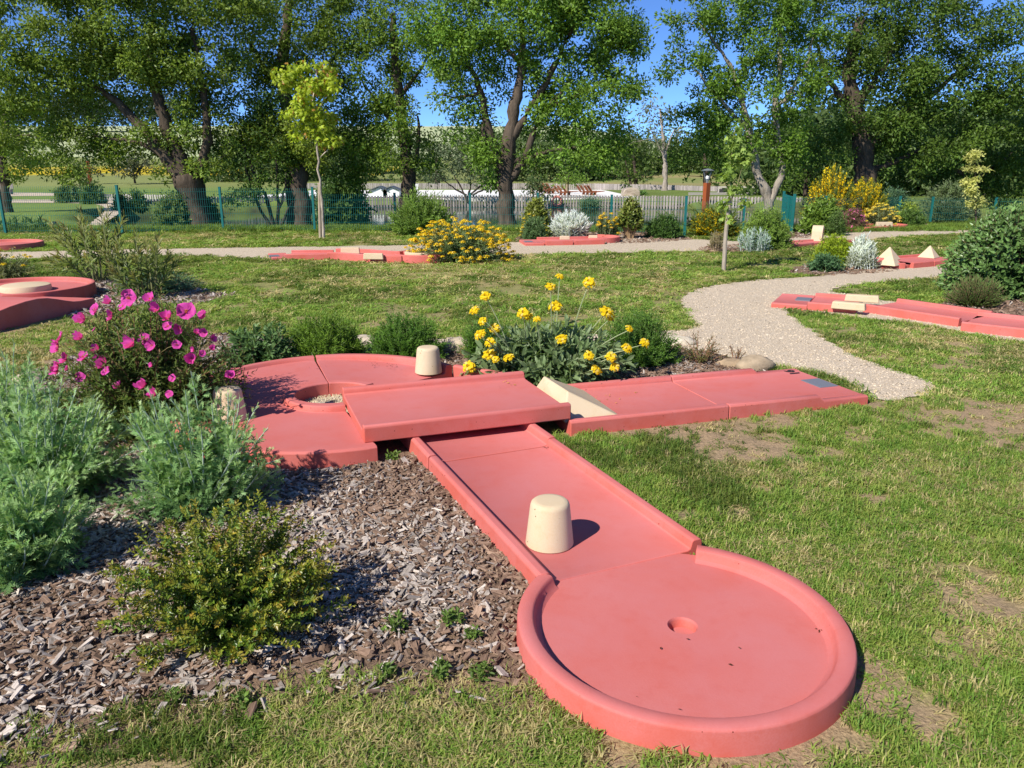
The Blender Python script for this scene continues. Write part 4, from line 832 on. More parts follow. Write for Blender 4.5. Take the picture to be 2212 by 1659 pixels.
def shoot_leaves(B, r, S, T, K, L, c0, c1, t0=.3, a0=70, a1=25, arr='alt', pair=False, taper=.35, var=.25, tip=None, tp=3.0, jit=.25, cp=1.5, nj=.55):
    """K leaves on each shoot; colour runs from c0 (old) to c1 (young), 'tip' tints the last ones"""
    n = len(S[0]); k = np.arange(K); t = t0 + (1 - t0) * ((k // 2 * 2 if pair else k) + .5) / K; t = np.tile(t, (n, 1)) + r.normal(0, .01, (n, K)) * (0 if pair else 1); t = np.clip(t, 0, 1)
    P = bez(S, t); D = bezd(S, t)
    ref = np.where(np.abs(D[..., 2:3]) > .95, np.array([1., 0, 0]), np.array([0, 0, 1.])); u = np.cross(D, ref); u /= (np.linalg.norm(u, axis=-1, keepdims=True) + 1e-9); w = np.cross(D, u)
    ph = (k * 2.39996 if not pair else (k // 2) * math.pi / 2 + (k % 2) * math.pi) + r.uniform(0, 6.28, (n, 1)); ph = ph + r.normal(0, jit * .6, (n, K))
    per = np.cos(ph)[..., None] * u + np.sin(ph)[..., None] * w; f = (t - t0) / (1 - t0 + 1e-6); an = np.radians(a0 + (a1 - a0) * f)[..., None] + r.normal(0, jit * .5, (n, K, 1))
    d = D * np.cos(an) + per * np.sin(an); nn = D - d * np.sum(D * d, -1, keepdims=True) + r.normal(0, nj, (n, K, 3)) + np.array([-.25, -.45, .35])
    sc = L * (1 - taper * f ** 2) * r.uniform(.7, 1.2, (n, K)); c0, c1 = np.asarray(c0, float), np.asarray(c1, float); ff = (f ** cp)[..., None]
    col = (c0 * (1 - ff) + c1 * ff)
    if tip is not None: g = (f ** tp)[..., None] * r.uniform(.2, 1, (n, 1, 1)); col = col * (1 - g) + np.asarray(tip, float) * g
    col = col * (1 + var * r.uniform(-1, 1, (n, K, 1))) * (1 + var * .6 * r.uniform(-1, 1, (n, 1, 1)))
    B.leaves(T, P.reshape(-1, 3), d.reshape(-1, 3), nn.reshape(-1, 3), sc.ravel(), col.reshape(-1, 3))
def shrub(name, label, c, rx, ry, h, n, T, K, L, c0, c1, seed, cat='shrub', group=None, mat_=None, stemc=(.16, .11, .06), sr=(.006, .002), leafname='foliage', extra=None, sub=0, sublen=.1, **kw):
    r = np.random.default_rng(seed); c = np.asarray(c, float); t = thing(name, c, label, cat, group)
    sk = {k: kw.pop(k) for k in ('rmin', 'base', 'low', 'pw', 'straight', 'jit_s') if k in kw}
    if 'jit_s' in sk: sk['jit'] = sk.pop('jit_s')
    S = shoots(r, c, rx, ry, h, n, **sk); B = MB(); stems(B, S, sr[0], sr[1], stemc); B.build('stems', BARKY, t)
    B = MB(); shoot_leaves(B, r, S, T, K, L, c0, c1, **kw)
    if sub:
        i = np.repeat(np.arange(n), sub); tt = r.uniform(.35, .92, len(i)); Sp = tuple(x[i] for x in S); st = bez(Sp, tt[:, None])[:, 0]; dd = bezd(Sp, tt[:, None])[:, 0]; o = r.normal(size=(len(i), 3)); o[:, 2] = np.abs(o[:, 2]) * .7; o /= np.linalg.norm(o, axis=1, keepdims=True)
        e = st + (dd * .6 + o * .6) * r.uniform(.6, 1.3, (len(i), 1)) * sublen; S2 = (st, (st + e) / 2 + o * sublen * .1, e); k2 = dict(kw); k2['t0'] = .1; shoot_leaves(B, r, S2, T, max(6, K // 3), L * .9, c0, c1, **k2)
    B.build(leafname, mat_ or LEAF, t)
    if extra: extra(t, S, r)
    return t, S, r
BARKY = attr_mat('stem', .7, .2)
def xz(X0, X1, Yt, y):   # half width and height of something standing at distance y between picture marks
    a, b, t = AT(X0, 600, y), AT(X1, 600, y), AT((X0 + X1) / 2, Yt, y); return (b[0] - a[0]) / 2, t[2], (a[0] + b[0]) / 2

# foreground: low bronze-tipped evergreen
cb = np.array([-1.06, 2.52, 0.0])
def twig_extra(t, S, r):
    B = MB(); k = 7; SS = (np.repeat(cb[None], k, 0) + r.normal(0, .02, (k, 3)) * [1, 1, 0], *(x[r.choice(len(x), k, False)] for x in S[1:])); stems(B, SS, .010, .003, (.27, .18, .10), 6, 5, .62); B.build('branches', BARKY, t)
    B = MB(); n2 = 46; S2 = shoots(r, cb, .46, .34, .16, n2, rmin=.5, low=.02, base=.1); shoot_leaves(B, r, S2, OVAL, 34, .025, (.095, .165, .020), (.16, .24, .03), t0=.35, pair=True, a0=70, a1=40, var=.3); B.build('low_foliage', GLOSSY, t)
shrub('evergreen_shrub', 'low spreading yellow-green shrub with bronze shoot tips on the wood chips in front', cb, .52, .42, .50, 150, OVAL, 46, .0255, (.085, .165, .018), (.27, .33, .030), 11, mat_=GLOSSY, sub=4, sublen=.085, t0=.30, a0=72, a1=38, pair=True, tip=(.34, .20, .03), tp=2.6, var=.28, low=.10, rmin=.38, base=.07, stemc=(.20, .19, .06), sr=(.003, .0012), extra=twig_extra)

# silvery feathery plants on the left
def silver(label, c, rx, ry, h, n, seed, lean=(0, 0)):
    r = np.random.default_rng(seed); c = np.asarray(c, float); t = thing('silvery_plant', c, label, 'plant', 'silvery feathery plants in the left bed')
    S = list(shoots(r, c, rx, ry, h, n, rmin=.62, base=.16, low=.30, jit=.03, straight=.6)); S[2] = S[2] + np.array([*lean, 0]); S = tuple(S)
    B = MB(); stems(B, S, .0055, .002, (.42, .50, .40), 7, 4); B.build('stems', BARKY, t); B = MB()
    shoot_leaves(B, r, S, FEATHER, 26, .088, (.15, .30, .095), (.40, .56, .24), t0=.12, a0=85, a1=16, taper=.62, var=.2, jit=.35, cp=1.1)
    # side shoots
    k = n * 2; i = r.integers(0, n, k); tt = r.uniform(.3, .85, k); Sp = tuple(x[i] for x in S); st = bez(Sp, tt[:, None])[:, 0]; dd = bezd(Sp, tt[:, None])[:, 0]; o = r.normal(size=(k, 3)); o[:, 2] = np.abs(o[:, 2]) * .6; o /= np.linalg.norm(o, axis=1, keepdims=True)
    e = st + (dd * .55 + o * .6) * r.uniform(.06, .15, (k, 1)); S2 = (st, (st + e) / 2 + o * .02, e); shoot_leaves(B, r, S2, FEATHER, 11, .060, (.20, .37, .12), (.40, .56, .24), t0=.1, a0=75, a1=18, taper=.5, var=.2, jit=.3)
    # skirt of older leaves
    S3 = shoots(r, c, rx * 1.0, ry, h * .55, n, rmin=.5, base=.15, low=.05); shoot_leaves(B, r, S3, FEATHER, 20, .070, (.09, .20, .065), (.24, .40, .15), t0=.2, a0=85, a1=30, var=.25, jit=.4); B.build('foliage', LEAF, t); return t
silver('silvery feathery plant spilling over the front of the left turning basin', (-1.56, 3.58, 0), .46, .36, .70, 66, 21)
silver('tall silvery feathery plant at the left edge, in front of the pink-flowering shrub', (-2.42, 3.75, 0), .55, .42, .68, 85, 22)
silver('lowest silvery feathery plant at the left edge, nearest the wood chips in front', (-2.10, 2.95, 0), .36, .32, .50, 62, 23)
silver('sprawling silvery plant at the left edge beside the lawn, behind the tall one', (-3.15, 4.55, 0), .55, .4, .66, 50, 24)

# pink-flowering rock rose
ck = np.array([-2.36, 4.82, 0.0])
def petal_disc(r, R, npet, ncol, ccol, crumple=.25, cup=.35):
    B = MB(); nu, nv = 4, 4
    for k in range(npet):
        a = 2 * math.pi * k / npet + r.normal(0, .1); W_ = R * r.uniform(.62, .78); c2 = cup * r.uniform(.6, 1.5); V = []
        for i in range(nu + 1):
            s = i / nu
            for j in range(nv + 1):
                q = (j / nv - .5) * 2; wd = W_ * math.sin(min(1, s * 1.15 + .12) * 1.75) * .95; rr2 = R * s * (1 - .10 * q * q * s); V.append((rr2, q * wd, R * c2 * s * s + crumple * R * .28 * r.normal() * s))
        V = np.array(V); ca, sa = math.cos(a), math.sin(a); V = np.stack([V[:, 0] * ca - V[:, 1] * sa, V[:, 0] * sa + V[:, 1] * ca, V[:, 2] + .002 * k], 1); F = []
        for i in range(nu):
            for j in range(nv): p = i * (nv + 1) + j; F += [(p, p + 1, p + nv + 2), (p, p + nv + 2, p + nv + 1)]
        sh = np.array([(i // (nv + 1)) / nu for i in range(len(V))])[:, None]; B.add(V, F, np.array(ncol) * (.75 + .3 * sh) * r.uniform(.85, 1.1))
    for k in range(22): a, q = r.uniform(0, 6.28), R * .2 * math.sqrt(r.random()); p = np.array([q * math.cos(a), q * math.sin(a), 0]); B.tubes(np.array([[p, p * 1.15 + [0, 0, R * .26]]]), np.full((1, 2), R * .035), ccol, 3)
    return B
rp = np.random.default_rng(31); PF = [petal_disc(rp, .046, 5, (.72, .085, .43), (.82, .42, .01), .6, (.25, .6, 1.1)[k]).mesh('flower', smooth=True) for k in range(3)]
def set_dir(o, d, roll=0.0):
    q = Vector(tuple(float(v) for v in d)).to_track_quat('Z', 'Y'); o.rotation_mode = 'XYZ'; o.rotation_euler = q.to_euler(); o.rotation_euler.rotate_axis('Z', roll)
def zoom4(x, y): return x / 3, y / 3 + 518.4
FL = [(838, 375, 1.5), (975, 385, 1.0), (710, 410, .8), (620, 450, 1.1), (728, 490, 1.0), (550, 510, 1.0), (1205, 465, 1.6), (1325, 488, .9), (1080, 510, 1.0), (1090, 560, .9), (1165, 570, .95), (1010, 455, .9), (395, 630, 1.0), (380, 688, 1.2), (525, 640, .8), (935, 645, 1.1), (985, 685, 1.0), (860, 672, 1.1),
      (1145, 680, .8), (1375, 640, .75), (1240, 770, .95), (540, 760, 1.1), (430, 770, 1.1), (690, 800, 1.2), (690, 850, .9), (380, 815, .9), (375, 850, .8), (520, 890, .9), (770, 945, .8), (935, 950, 1.0), (1120, 895, .7), (1255, 710, .5), (1370, 705, .5), (1310, 735, .6), (1490, 880, .9), (640, 710, .8), (800, 430, .9), (1320, 600, .8), (1000, 1010, .9), (1100, 1000, .7), (440, 830, .5), (1275, 600, .5), (610, 580, .4), (985, 810, .5)]
def cistus_extra(t, S, r):
    for i, (zx, zy, s) in enumerate(FL):
        X, Y = zoom4(zx, zy); yy = 4.82 - .42 * math.sqrt(max(0, 1 - ((X - 310) / 215) ** 2)) * (.35 + .65 * min(1, max(0, (Y - 640) / 130))) + .05 * r.normal(); p = AT(X, Y, yy)
        o = link('flower', PF[i % 3], PETAL, t); o.location = tuple(p - ck); o.scale = (s * .72,) * 3; d = np.array([(X - 310) / 260 + r.normal(0, .3) - .3, -.75 + r.normal(0, .25), .55 + r.normal(0, .3)]); set_dir(o, d, r.uniform(0, 6))
        k = np.argmin(np.linalg.norm(S[2] - p, axis=1)); B.tubes(np.array([[S[2][k], (S[2][k] + p) / 2 + [0, 0, .01], p]]), np.full((1, 3), .0022), (.22, .2, .08), 3)
    BUD.leaves(QUAD, S[2][:150] + r.normal(0, .012, (150, 3)), np.tile([0, 0, 1.], (150, 1)) + r.normal(0, .3, (150, 3)), r.normal(size=(150, 3)), .028, np.tile([.34, .30, .15], (150, 1)) * r.uniform(.7, 1.2, (150, 1))); BUD.leaves(QUAD, S[2][:150] + r.normal(0, .012, (150, 3)), np.tile([0, 0, 1.], (150, 1)), r.normal(size=(150, 3)), .026, np.tile([.36, .22, .12], (150, 1)))
    BUD.build('buds', LEAF, t, kind='stuff'); B.build('flower_stalks', BARKY, t)
B = MB(); BUD = MB()
shrub('rock_rose', 'rounded shrub with many crumpled bright pink flowers beside the turning basin', ck, .68, .54, .92, 400, SLIM, 28, .060, (.065, .125, .024), (.20, .285, .062), 32, sub=3, sublen=.12, t0=.25, a0=70, a1=35, pair=True, var=.3, low=.0, rmin=.45, base=.2, stemc=(.20, .10, .06), tip=(.20, .20, .08), tp=4, extra=cistus_extra)
# petals dropped on the basin and the soil
r = np.random.default_rng(33); k = 90; X = np.concatenate([r.normal(345, 35, 60), r.normal(505, 22, 30)]); Y = np.concatenate([r.normal(862, 16, 60), r.normal(828, 12, 30)]); on = np.arange(k) >= 60
P = np.array([GD(a, b, .152 if q else .03) for a, b, q in zip(X, Y, on)]); B = MB(); d = r.normal(size=(k, 3)); d[:, 2] *= .15; B.leaves(OVAL, P, d, np.tile([0, 0, 1.], (k, 1)) + r.normal(0, .3, (k, 3)), r.uniform(.022, .042, k), np.array([.74, .07, .40]) * r.uniform(.6, 1.1, (k, 1))); o = B.build('fallen_petals', PETAL, loc=(0, 0, 0), kind='stuff')

# herbs behind the turning basin
shrub('sage_plant', 'broad-leaved dark green sage plant between the pink rock rose and the fine-leaved shrub', (-2.16, 6.45, 0), .42, .36, .42, 90, SAGE, 16, .088, (.06, .13, .04), (.155, .265, .09), 41, 'plant', t0=.25, a0=75, a1=30, pair=True, var=.22, base=.15, low=.05)
FINE = dict(sub=2, sublen=.10, t0=.22, a0=62, a1=25, var=.3, low=.03, rmin=.5, base=.2, straight=.6, stemc=(.10, .15, .04), sr=(.003, .0015))
shrub('green_shrub', 'fine-leaved bright green shrub right beside the broad-leaved sage', (-1.66, 6.72, 0), .40, .36, .44, 360, SLIM, 30, .046, (.09, .175, .022), (.215, .35, .045), 42, cat='shrub', **FINE)
shrub('green_shrub', 'fine-leaved deep green shrub directly behind the cream cone', (-.95, 6.78, 0), .37, .34, .43, 360, SLIM, 30, .042, (.065, .15, .022), (.165, .32, .045), 43, cat='shrub', **FINE)
shrub('green_shrub', 'fine-leaved green shrub with dark buds at the right of the big yellow flowers', (1.10, 6.62, 0), .40, .36, .50, 380, SLIM, 30, .042, (.06, .14, .022), (.16, .30, .045), 44, cat='shrub', **FINE)
shrub('green_shrub', 'fine-leaved green shrub tucked at the left of the big yellow flowers', (-.22, 6.85, 0), .26, .26, .36, 190, SLIM, 28, .042, (.06, .14, .022), (.16, .30, .045), 45, cat='shrub', **FINE)
shrub('thin_shrub', 'small thin reddish shrub in the bed corner next to the gravel path', (1.66, 6.66, 0), .26, .22, .30, 34, LANCE, 14, .040, (.10, .13, .03), (.17, .17, .05), 46, tip=(.22, .09, .04), var=.3, t0=.35, low=.1, rmin=.5, stemc=(.26, .14, .08), base=.08)
shrub('thin_shrub', 'single small twig with reddish leaves lying beside the gravel path', (2.02, 6.75, 0), .12, .1, .14, 9, LANCE, 9, .032, (.12, .10, .03), (.18, .08, .04), 47, var=.3, low=.3, stemc=(.26, .14, .08), base=.03)

# big yellow whorled flowers (Jerusalem sage type)
def whorl(r, R, n=16, col=(.80, .60, .015), two=True):
    B = MB()
    for ring, (nn, z0, up, LL) in enumerate(((n, 0, .35, 1.0), (int(n * .6), R * .18, .95, .75))[:2 if two else 1]):
        for k in range(nn):
            a = 2 * math.pi * (k + .5 * ring) / nn + r.normal(0, .12); u = up + r.normal(0, .18); L = R * LL * r.uniform(.8, 1.1); w = R * .15 * r.uniform(.8, 1.2)
            pts = [np.array([R * .10, 0, z0]), np.array([R * .10 + L * .45 * math.cos(u), 0, z0 + L * .55 * math.sin(u) + R * .05]), np.array([R * .10 + L * .85, 0, z0 + L * .5 * math.sin(u)]), np.array([R * .10 + L * .92, 0, z0 + L * .30 * math.sin(u) - R * .20])]
            V = []
            for p, ww in zip(pts, (.5, 1.0, 1.25, .7)): V += [p + [0, -w * ww, 0], p + [0, w * ww, 0]]
            V = np.array(V); ca, sa = math.cos(a), math.sin(a); V = np.stack([V[:, 0] * ca - V[:, 1] * sa, V[:, 0] * sa + V[:, 1] * ca, V[:, 2]], 1)
            c = np.array(col) * r.uniform(.85, 1.1); pale = r.random() < .16; cc = np.array([c * .8, c * .8, c, c, c, c, c, c]); cc = cc * .5 + np.array([.82, .74, .30]) * .5 if pale else cc
            B.add(V, [(0, 2, 1), (1, 2, 3), (2, 4, 3), (3, 4, 5), (4, 6, 5), (5, 6, 7)], cc)
    for k in range(9): a = k * .7; q = R * .16; B.tubes(np.array([[[q * math.cos(a), q * math.sin(a), -R * .15], [q * 1.4 * math.cos(a), q * 1.4 * math.sin(a), R * .22]]]), np.full((1, 2), R * .06), (.17, .20, .06), 3)
    return B
WH = [whorl(np.random.default_rng(60 + k), .050).mesh('flower_head') for k in range(4)]
PHF = [(1415, 238, .8), (1357, 305, .95), (1605, 278, 1.15), (935, 365, 1.0), (865, 458, 1.0), (1388, 432, 1.25), (1180, 478, 1.15), (1218, 500, .8), (1268, 515, .75), (1715, 468, 1.25), (1745, 500, .8), (915, 528, .85), (993, 575, 1.15), (900, 615, 1.1), (965, 665, 1.0), (1865, 575, .75), (1965, 668, 1.0), (1427, 645, 1.1), (1850, 703, 1.0), (1605, 750, .9),
       (1748, 758, 1.0), (960, 745, 1.3), (1000, 775, .7), (1085, 765, 1.0), (1772, 825, .9), (1650, 845, 1.05), (828, 825, 1.2), (1335, 880, 1.0)]
cp_ = np.array([.28, 6.02, 0.0])
def phl_extra(t, S, r):
    St = MB(); Br = MB()
    for i, (zx, zy, s) in enumerate(PHF):
        X, Y = zx / 3 + 737.3, zy / 3 + 518.4; hgt = (860 - zy) / 620; yy = 6.02 - .42 * (1 - hgt) + .12 * r.normal(); yy = min(yy, 6.3); yy = max(yy, 5.66); p = AT(X, Y, yy)
        o = link('flower_head', WH[i % 4], PETAL, t); o.location = tuple(p - cp_); o.scale = (s * .90,) * 3; d = np.array([r.normal(0, .25) + (p[0] - cp_[0]) * .5 - .15, -.55 + r.normal(0, .2), .75]); set_dir(o, d, r.uniform(0, 6))
        b = cp_ + np.array([(p[0] - cp_[0]) * .35 + r.normal(0, .05), r.normal(0, .06), .03]); c_ = (b + p) / 2 + np.array([(p[0] - cp_[0]) * -.10, 0, .06]); tt = np.linspace(0, 1, 8)[:, None]; pl = (1 - tt) ** 2 * b + 2 * (1 - tt) * tt * c_ + tt * tt * (p - [0, 0, .012]); St.tube(pl, np.linspace(.0052, .0036, 8), (.30, .36, .19), 5)
        a = r.uniform(0, 3.14)
        for q in range(3): dr = np.array([[math.cos(a + q * 2.1), math.sin(a + q * 2.1), -.15]]); Br.leaves(SAGE, (p - [0, 0, .015])[None], dr, np.array([[0, 0, 1.]]), .060 * s, np.array([[.17, .24, .11]]))
        m = pl[4]; 
        for q in range(2): dr = np.array([[math.cos(a + q * 3.14), math.sin(a + q * 3.14), .25]]); Br.leaves(SAGE, m[None], dr, np.array([[0, 0, 1.]]), .075, np.array([[.16, .23, .11]]))
    St.build('flower_stalks', BARKY, t); Br.build('bracts', LEAF, t)
shrub('yellow_sage', 'grey-green plant with large whorled yellow flowers on long stalks beside the wedge ramp', cp_, .74, .48, .50, 165, SAGE, 16, .125, (.09, .155, .05), (.24, .33, .15), 51, 'plant', t0=.25, a0=80, a1=30, pair=True, var=.22, base=.25, low=.0, rmin=.5, stemc=(.24, .30, .15), sr=(.005, .003), extra=phl_extra)
def flower_cloud(r, B, S, n, R, col, t0=.9, up=.8, faces=2, jit=.02):
    i = r.integers(0, len(S[0]), n); tt = r.uniform(t0, 1.0, n); p = bez(tuple(x[i] for x in S), tt[:, None])[:, 0] + r.normal(0, jit, (n, 3))
    for k in range(faces):
        d = r.normal(size=(n, 3)); B.leaves(OVAL, p, d, np.tile([0, -.5, up], (n, 1)) + r.normal(0, .5, (n, 3)), R * r.uniform(.7, 1.2, n), np.asarray(col) * r.uniform(.8, 1.15, (n, 1)))
def phlomis_far(label, X0, X1, Yt, y, seed, n=110, nf=90, R=.075, fs=.9, c0=(.075, .125, .04), c1=(.17, .245, .10), grp=None, ry=None, fc=(.80, .58, .02)):
    rx, h, x = xz(X0, X1, Yt, y); r = np.random.default_rng(seed); c = np.array([x, y, 0.]); t = thing('yellow_sage', c, label, 'plant', grp)
    S = shoots(r, c, rx, ry or rx * .8, h, n, rmin=.72, base=.25, low=.02, straight=.5); B = MB(); stems(B, S, .006, .003, (.25, .30, .16), 5, 3); B.build('stems', BARKY, t)
    B = MB(); sc = tuple([S[0], S[1], S[0] + (S[2] - S[0]) * .94]); shoot_leaves(B, r, sc, SLIM, 22, R * 1.5, c0, c1, t0=.12, a0=70, a1=40, pair=True, var=.3); B.build('foliage', LEAF, t)
    B = MB(); ii = r.choice(n, min(nf, n), False)
    for i in ii:
        w = whorl(r, R * fs * r.uniform(.7, 1.1), 9, fc, True); V = np.concatenate(w.v); F = np.concatenate(w.f); Cq = np.concatenate(w.c); B.add(V + S[2][i], F, Cq)
    B.build('flowers', PETAL, t, kind='stuff'); return t
phlomis_far('large bush covered in yellow flowers at the round end of the S-shaped lane', 873, 1112, 470, 14.75, 61, n=300, nf=290, R=.066, fs=.95, c0=(.09, .15, .045), c1=(.22, .31, .12))
phlomis_far('loose yellow-flowered plant behind the low cream disc at the left edge', -70, 82, 532, 12.3, 62, n=70, nf=22, R=.055, c0=(.11, .13, .05), c1=(.22, .23, .10))
phlomis_far('small yellow-flowered plant between the yellow-green shrub and the silver plants', 1120, 1180, 462, 19.7, 63, n=40, nf=26, R=.06)
phlomis_far('yellow-flowered plant just right of the silver plants on the far path', 1280, 1338, 455, 19.4, 64, n=60, nf=40, R=.065)
phlomis_far('pale yellow-flowered plant behind the farthest lane', 1843, 1928, 440, 23.6, 65, n=100, nf=90, R=.075, c0=(.11, .14, .05), c1=(.22, .26, .11), fc=(.80, .66, .10))

# oleanders, ground juniper
OL = dict(t0=.35, a0=60, a1=18, var=.28, low=.35, rmin=.6, base=.22, straight=.7, stemc=(.17, .18, .08), sr=(.012, .004))
shrub('oleander', 'taller oleander with long narrow leaves behind the humped lane', (-6.35, 11.9, 0), 1.0, .7, 1.22, 34, LANCE, 24, .185, (.13, .19, .045), (.27, .32, .095), 71, group='oleanders by the humped lane', tip=(.25, .20, .07), **OL)
shrub('oleander', 'shorter oleander with long narrow leaves above the blue-green juniper', (-4.95, 10.35, 0), .62, .5, .98, 26, LANCE, 22, .175, (.12, .18, .04), (.25, .30, .085), 72, group='oleanders by the humped lane', tip=(.25, .18, .07), **OL)
shrub('juniper', 'flat blue-green juniper spreading over the chips under the oleander', (-5.05, 10.9, 0), .72, .62, .26, 300, SLIM, 26, .05, (.06, .15, .09), (.14, .30, .19), 73, t0=.15, a0=50, a1=20, var=.3, rmin=.4, base=.35, low=.05)
# big leafy shrub on the right, with lavender at its foot
shrub('leafy_shrub', 'big rounded shrub with dark glossy leaves at the right edge, by the offset lane', (6.95, 10.6, 0), 1.02, .9, 1.27, 1000, OVAL, 14, .105, (.05, .115, .028), (.16, .275, .075), 74, mat_=GLOSSY, t0=.45, a0=75, a1=40, var=.32, rmin=.72, base=.5, low=.0, pw=.4)
shrub('lavender', 'dense thin-stemmed green lavender tuft in front of the big leafy shrub', (5.82, 9.62, 0), .40, .34, .40, 480, SLIM, 14, .045, (.065, .13, .025), (.17, .27, .07), 75, 'plant', t0=.15, a0=32, a1=10, var=.3, rmin=.6, base=.14, low=.12, straight=1.0)
# smaller bed plants along the far path
def quick(name, label, X0, X1, Yt, y, n, T, K, L, c0, c1, seed, cat='shrub', ry=None, z=0.0, **kw):
    L *= 1.25; c0 = np.array(c0) * 1.2; c1 = np.array(c1) * 1.3; kw.setdefault('stemc', (.12, .15, .05)); kw.setdefault('sub', 1); kw.setdefault('sublen', L * 2)
    rx, h, x = xz(X0, X1, Yt, y); return shrub(name, label, (x, y, z), rx, ry or rx * .85, h - z, n, T, K, L, c0, c1, seed, cat, **kw)
D_ = dict(t0=.35, a0=65, a1=35, var=.35, rmin=.62, base=.2, low=.0)
quick('feathery_shrub', 'yellow-green feathery shrub beside the silver plants in the right bed', 1752, 1836, 506, 13.75, 380, SLIM, 24, .055, (.15, .22, .014), (.29, .37, .022), 81, **D_)
quick('sage_plant', 'low dark green sage mound in front of the yellow-green feathery shrub', 1748, 1812, 557, 13.15, 110, OVAL, 14, .060, (.045, .10, .04), (.10, .19, .08), 82, 'plant', **D_)
SV = dict(t0=.05, a0=65, a1=15, var=.18, low=.45, rmin=.75, base=.3, straight=.9, stemc=(.50, .54, .52), sr=(.008, .005), sub=0)
quick('silver_plant', 'upright silver woolly plant next to the pyramid lane', 1826, 1888, 507, 13.45, 75, LANCE, 24, .10, (.30, .33, .24), (.56, .61, .58), 83, 'plant', **SV)
quick('silver_plant', 'clump of silver woolly spikes on the round lane beyond the yellow bush', 1176, 1284, 456, 19.25, 190, LANCE, 22, .12, (.30, .33, .26), (.58, .63, .64), 84, 'plant', ry=.45, **SV)
quick('silver_plant', 'scattered grey-silver leaves at the foot of the far green shrub by the stake', 1578, 1668, 492, 16.3, 34, LANCE, 16, .10, (.17, .25, .18), (.32, .41, .35), 85, 'plant', **SV)
quick('evergreen_shrub', 'yellow-green evergreen shrub behind the silver spikes', 1124, 1190, 428, 20.2, 200, OVAL, 14, .09, (.10, .14, .02), (.22, .24, .04), 86, mat_=GLOSSY, **D_)
quick('green_shrub', 'rounded soft green shrub at the left foot of the silver spikes', 1128, 1182, 467, 19.2, 220, SLIM, 18, .07, (.06, .12, .04), (.13, .21, .08), 87, **D_)
quick('evergreen_shrub', 'leggy evergreen shrub with bare brown stems standing before the pond', 1324, 1388, 428, 19.6, 130, OVAL, 14, .09, (.08, .13, .02), (.19, .22, .04), 88, mat_=GLOSSY, t0=.55, a0=70, a1=35, var=.3, rmin=.7, base=.1, low=.35, stemc=(.30, .20, .11), sr=(.018, .006))
quick('green_shrub', 'dark green shrub in front of the pond, right of the leggy evergreen', 1388, 1468, 464, 19.8, 230, SLIM, 20, .09, (.04, .09, .02), (.09, .17, .035), 89, **D_)
quick('green_shrub', 'tall pale green willow-like shrub left of the large yellow bush', 842, 985, 408, 20.6, 300, SLIM, 24, .12, (.09, .155, .03), (.19, .29, .055), 90, t0=.2, a0=55, a1=25, var=.3, rmin=.5, base=.35, low=.1, straight=.6)
quick('green_shrub', 'feathery light green shrub behind the young staked tree on the right', 1588, 1706, 445, 17.0, 440, SLIM, 22, .075, (.10, .17, .03), (.20, .30, .05), 91, **D_)
quick('thin_shrub', 'dry bare twiggy clump beside the leaning stake', 1522, 1562, 503, 16.4, 60, SLIM, 8, .05, (.22, .19, .10), (.33, .29, .17), 92, t0=.3, a0=30, a1=15, var=.2, low=.3, rmin=.6, stemc=(.32, .24, .15), base=.1)
quick('flowering_shrub', 'light green shrub with a few white flowers beside the gate panel', 1714, 1803, 430, 21.0, 260, OVAL, 14, .11, (.08, .15, .02), (.17, .26, .04), 93, extra=lambda t, S, r: (lambda B: (flower_cloud(r, B, S, 26, .07, (.8, .8, .74)), B.build('flowers', PETAL, t)))(MB()), **D_)
quick('green_shrub', 'feathery green bush between the white-flowered and the pink-flowered shrubs', 1776, 1812, 457, 20.4, 130, SLIM, 18, .08, (.06, .12, .03), (.13, .20, .05), 94, **D_)
quick('rock_rose', 'low reddish shrub with pink flowers behind the farthest lane', 1796, 1858, 450, 22.4, 190, SLIM, 16, .07, (.10, .07, .04), (.20, .12, .08), 95, extra=lambda t, S, r: (lambda B: (flower_cloud(r, B, S, 90, .085, (.78, .20, .42)), B.build('flowers', PETAL, t, kind='stuff')))(MB()), **D_)
quick('green_shrub', 'rounded grass-green shrub right of the pale yellow flowers', 1916, 1982, 455, 23.8, 260, SLIM, 18, .09, (.05, .11, .02), (.115, .19, .04), 96, **D_)
quick('green_shrub', 'small lime green plant behind the rounded grass-green shrub', 1922, 1962, 440, 24.6, 90, OVAL, 12, .10, (.13, .20, .02), (.24, .30, .04), 97, **D_)
quick('green_shrub', 'grey-green bushy shrub behind the far right fence', 1958, 2095, 394, 29.0, 420, SLIM, 20, .16, (.07, .11, .04), (.16, .21, .09), 98, z=-.2, **D_)
quick('arching_shrub', 'dark arching shrub at the far right fence post', 1985, 2062, 432, 27.2, 160, LANCE, 20, .16, (.045, .075, .03), (.10, .14, .06), 99, z=-.2, t0=.2, a0=60, a1=30, var=.3, rmin=.6, base=.2, low=0)
quick('green_shrub', 'blue-green shrub just right of the big yellow broom', 1872, 1948, 402, 27.5, 260, SLIM, 18, .14, (.05, .10, .05), (.10, .18, .09), 100, z=-.2, **D_)
def broom(label, X0, X1, Yt, y, n, seed, L=.10, nf=34, z=0.):
    def ex(t, S, r):
        B = MB(); sel = r.random(n) < .78; SS = tuple(x[sel] for x in S); shoot_leaves(B, r, SS, QUAD, nf, L, (.80, .50, .008), (.86, .64, .016), t0=.3, a0=75, a1=35, var=.2, jit=.6); B.build('flowers', PETAL, t, kind='stuff')
    return quick('broom_shrub', label, X0, X1, Yt, y, n, SLIM, 16, .12, (.06, .10, .02), (.15, .19, .03), seed, z=z, ry=None, t0=.2, a0=30, a1=15, var=.3, rmin=.6, base=.4, low=.12, straight=.6, pw=.7, extra=ex, stemc=(.16, .17, .06))
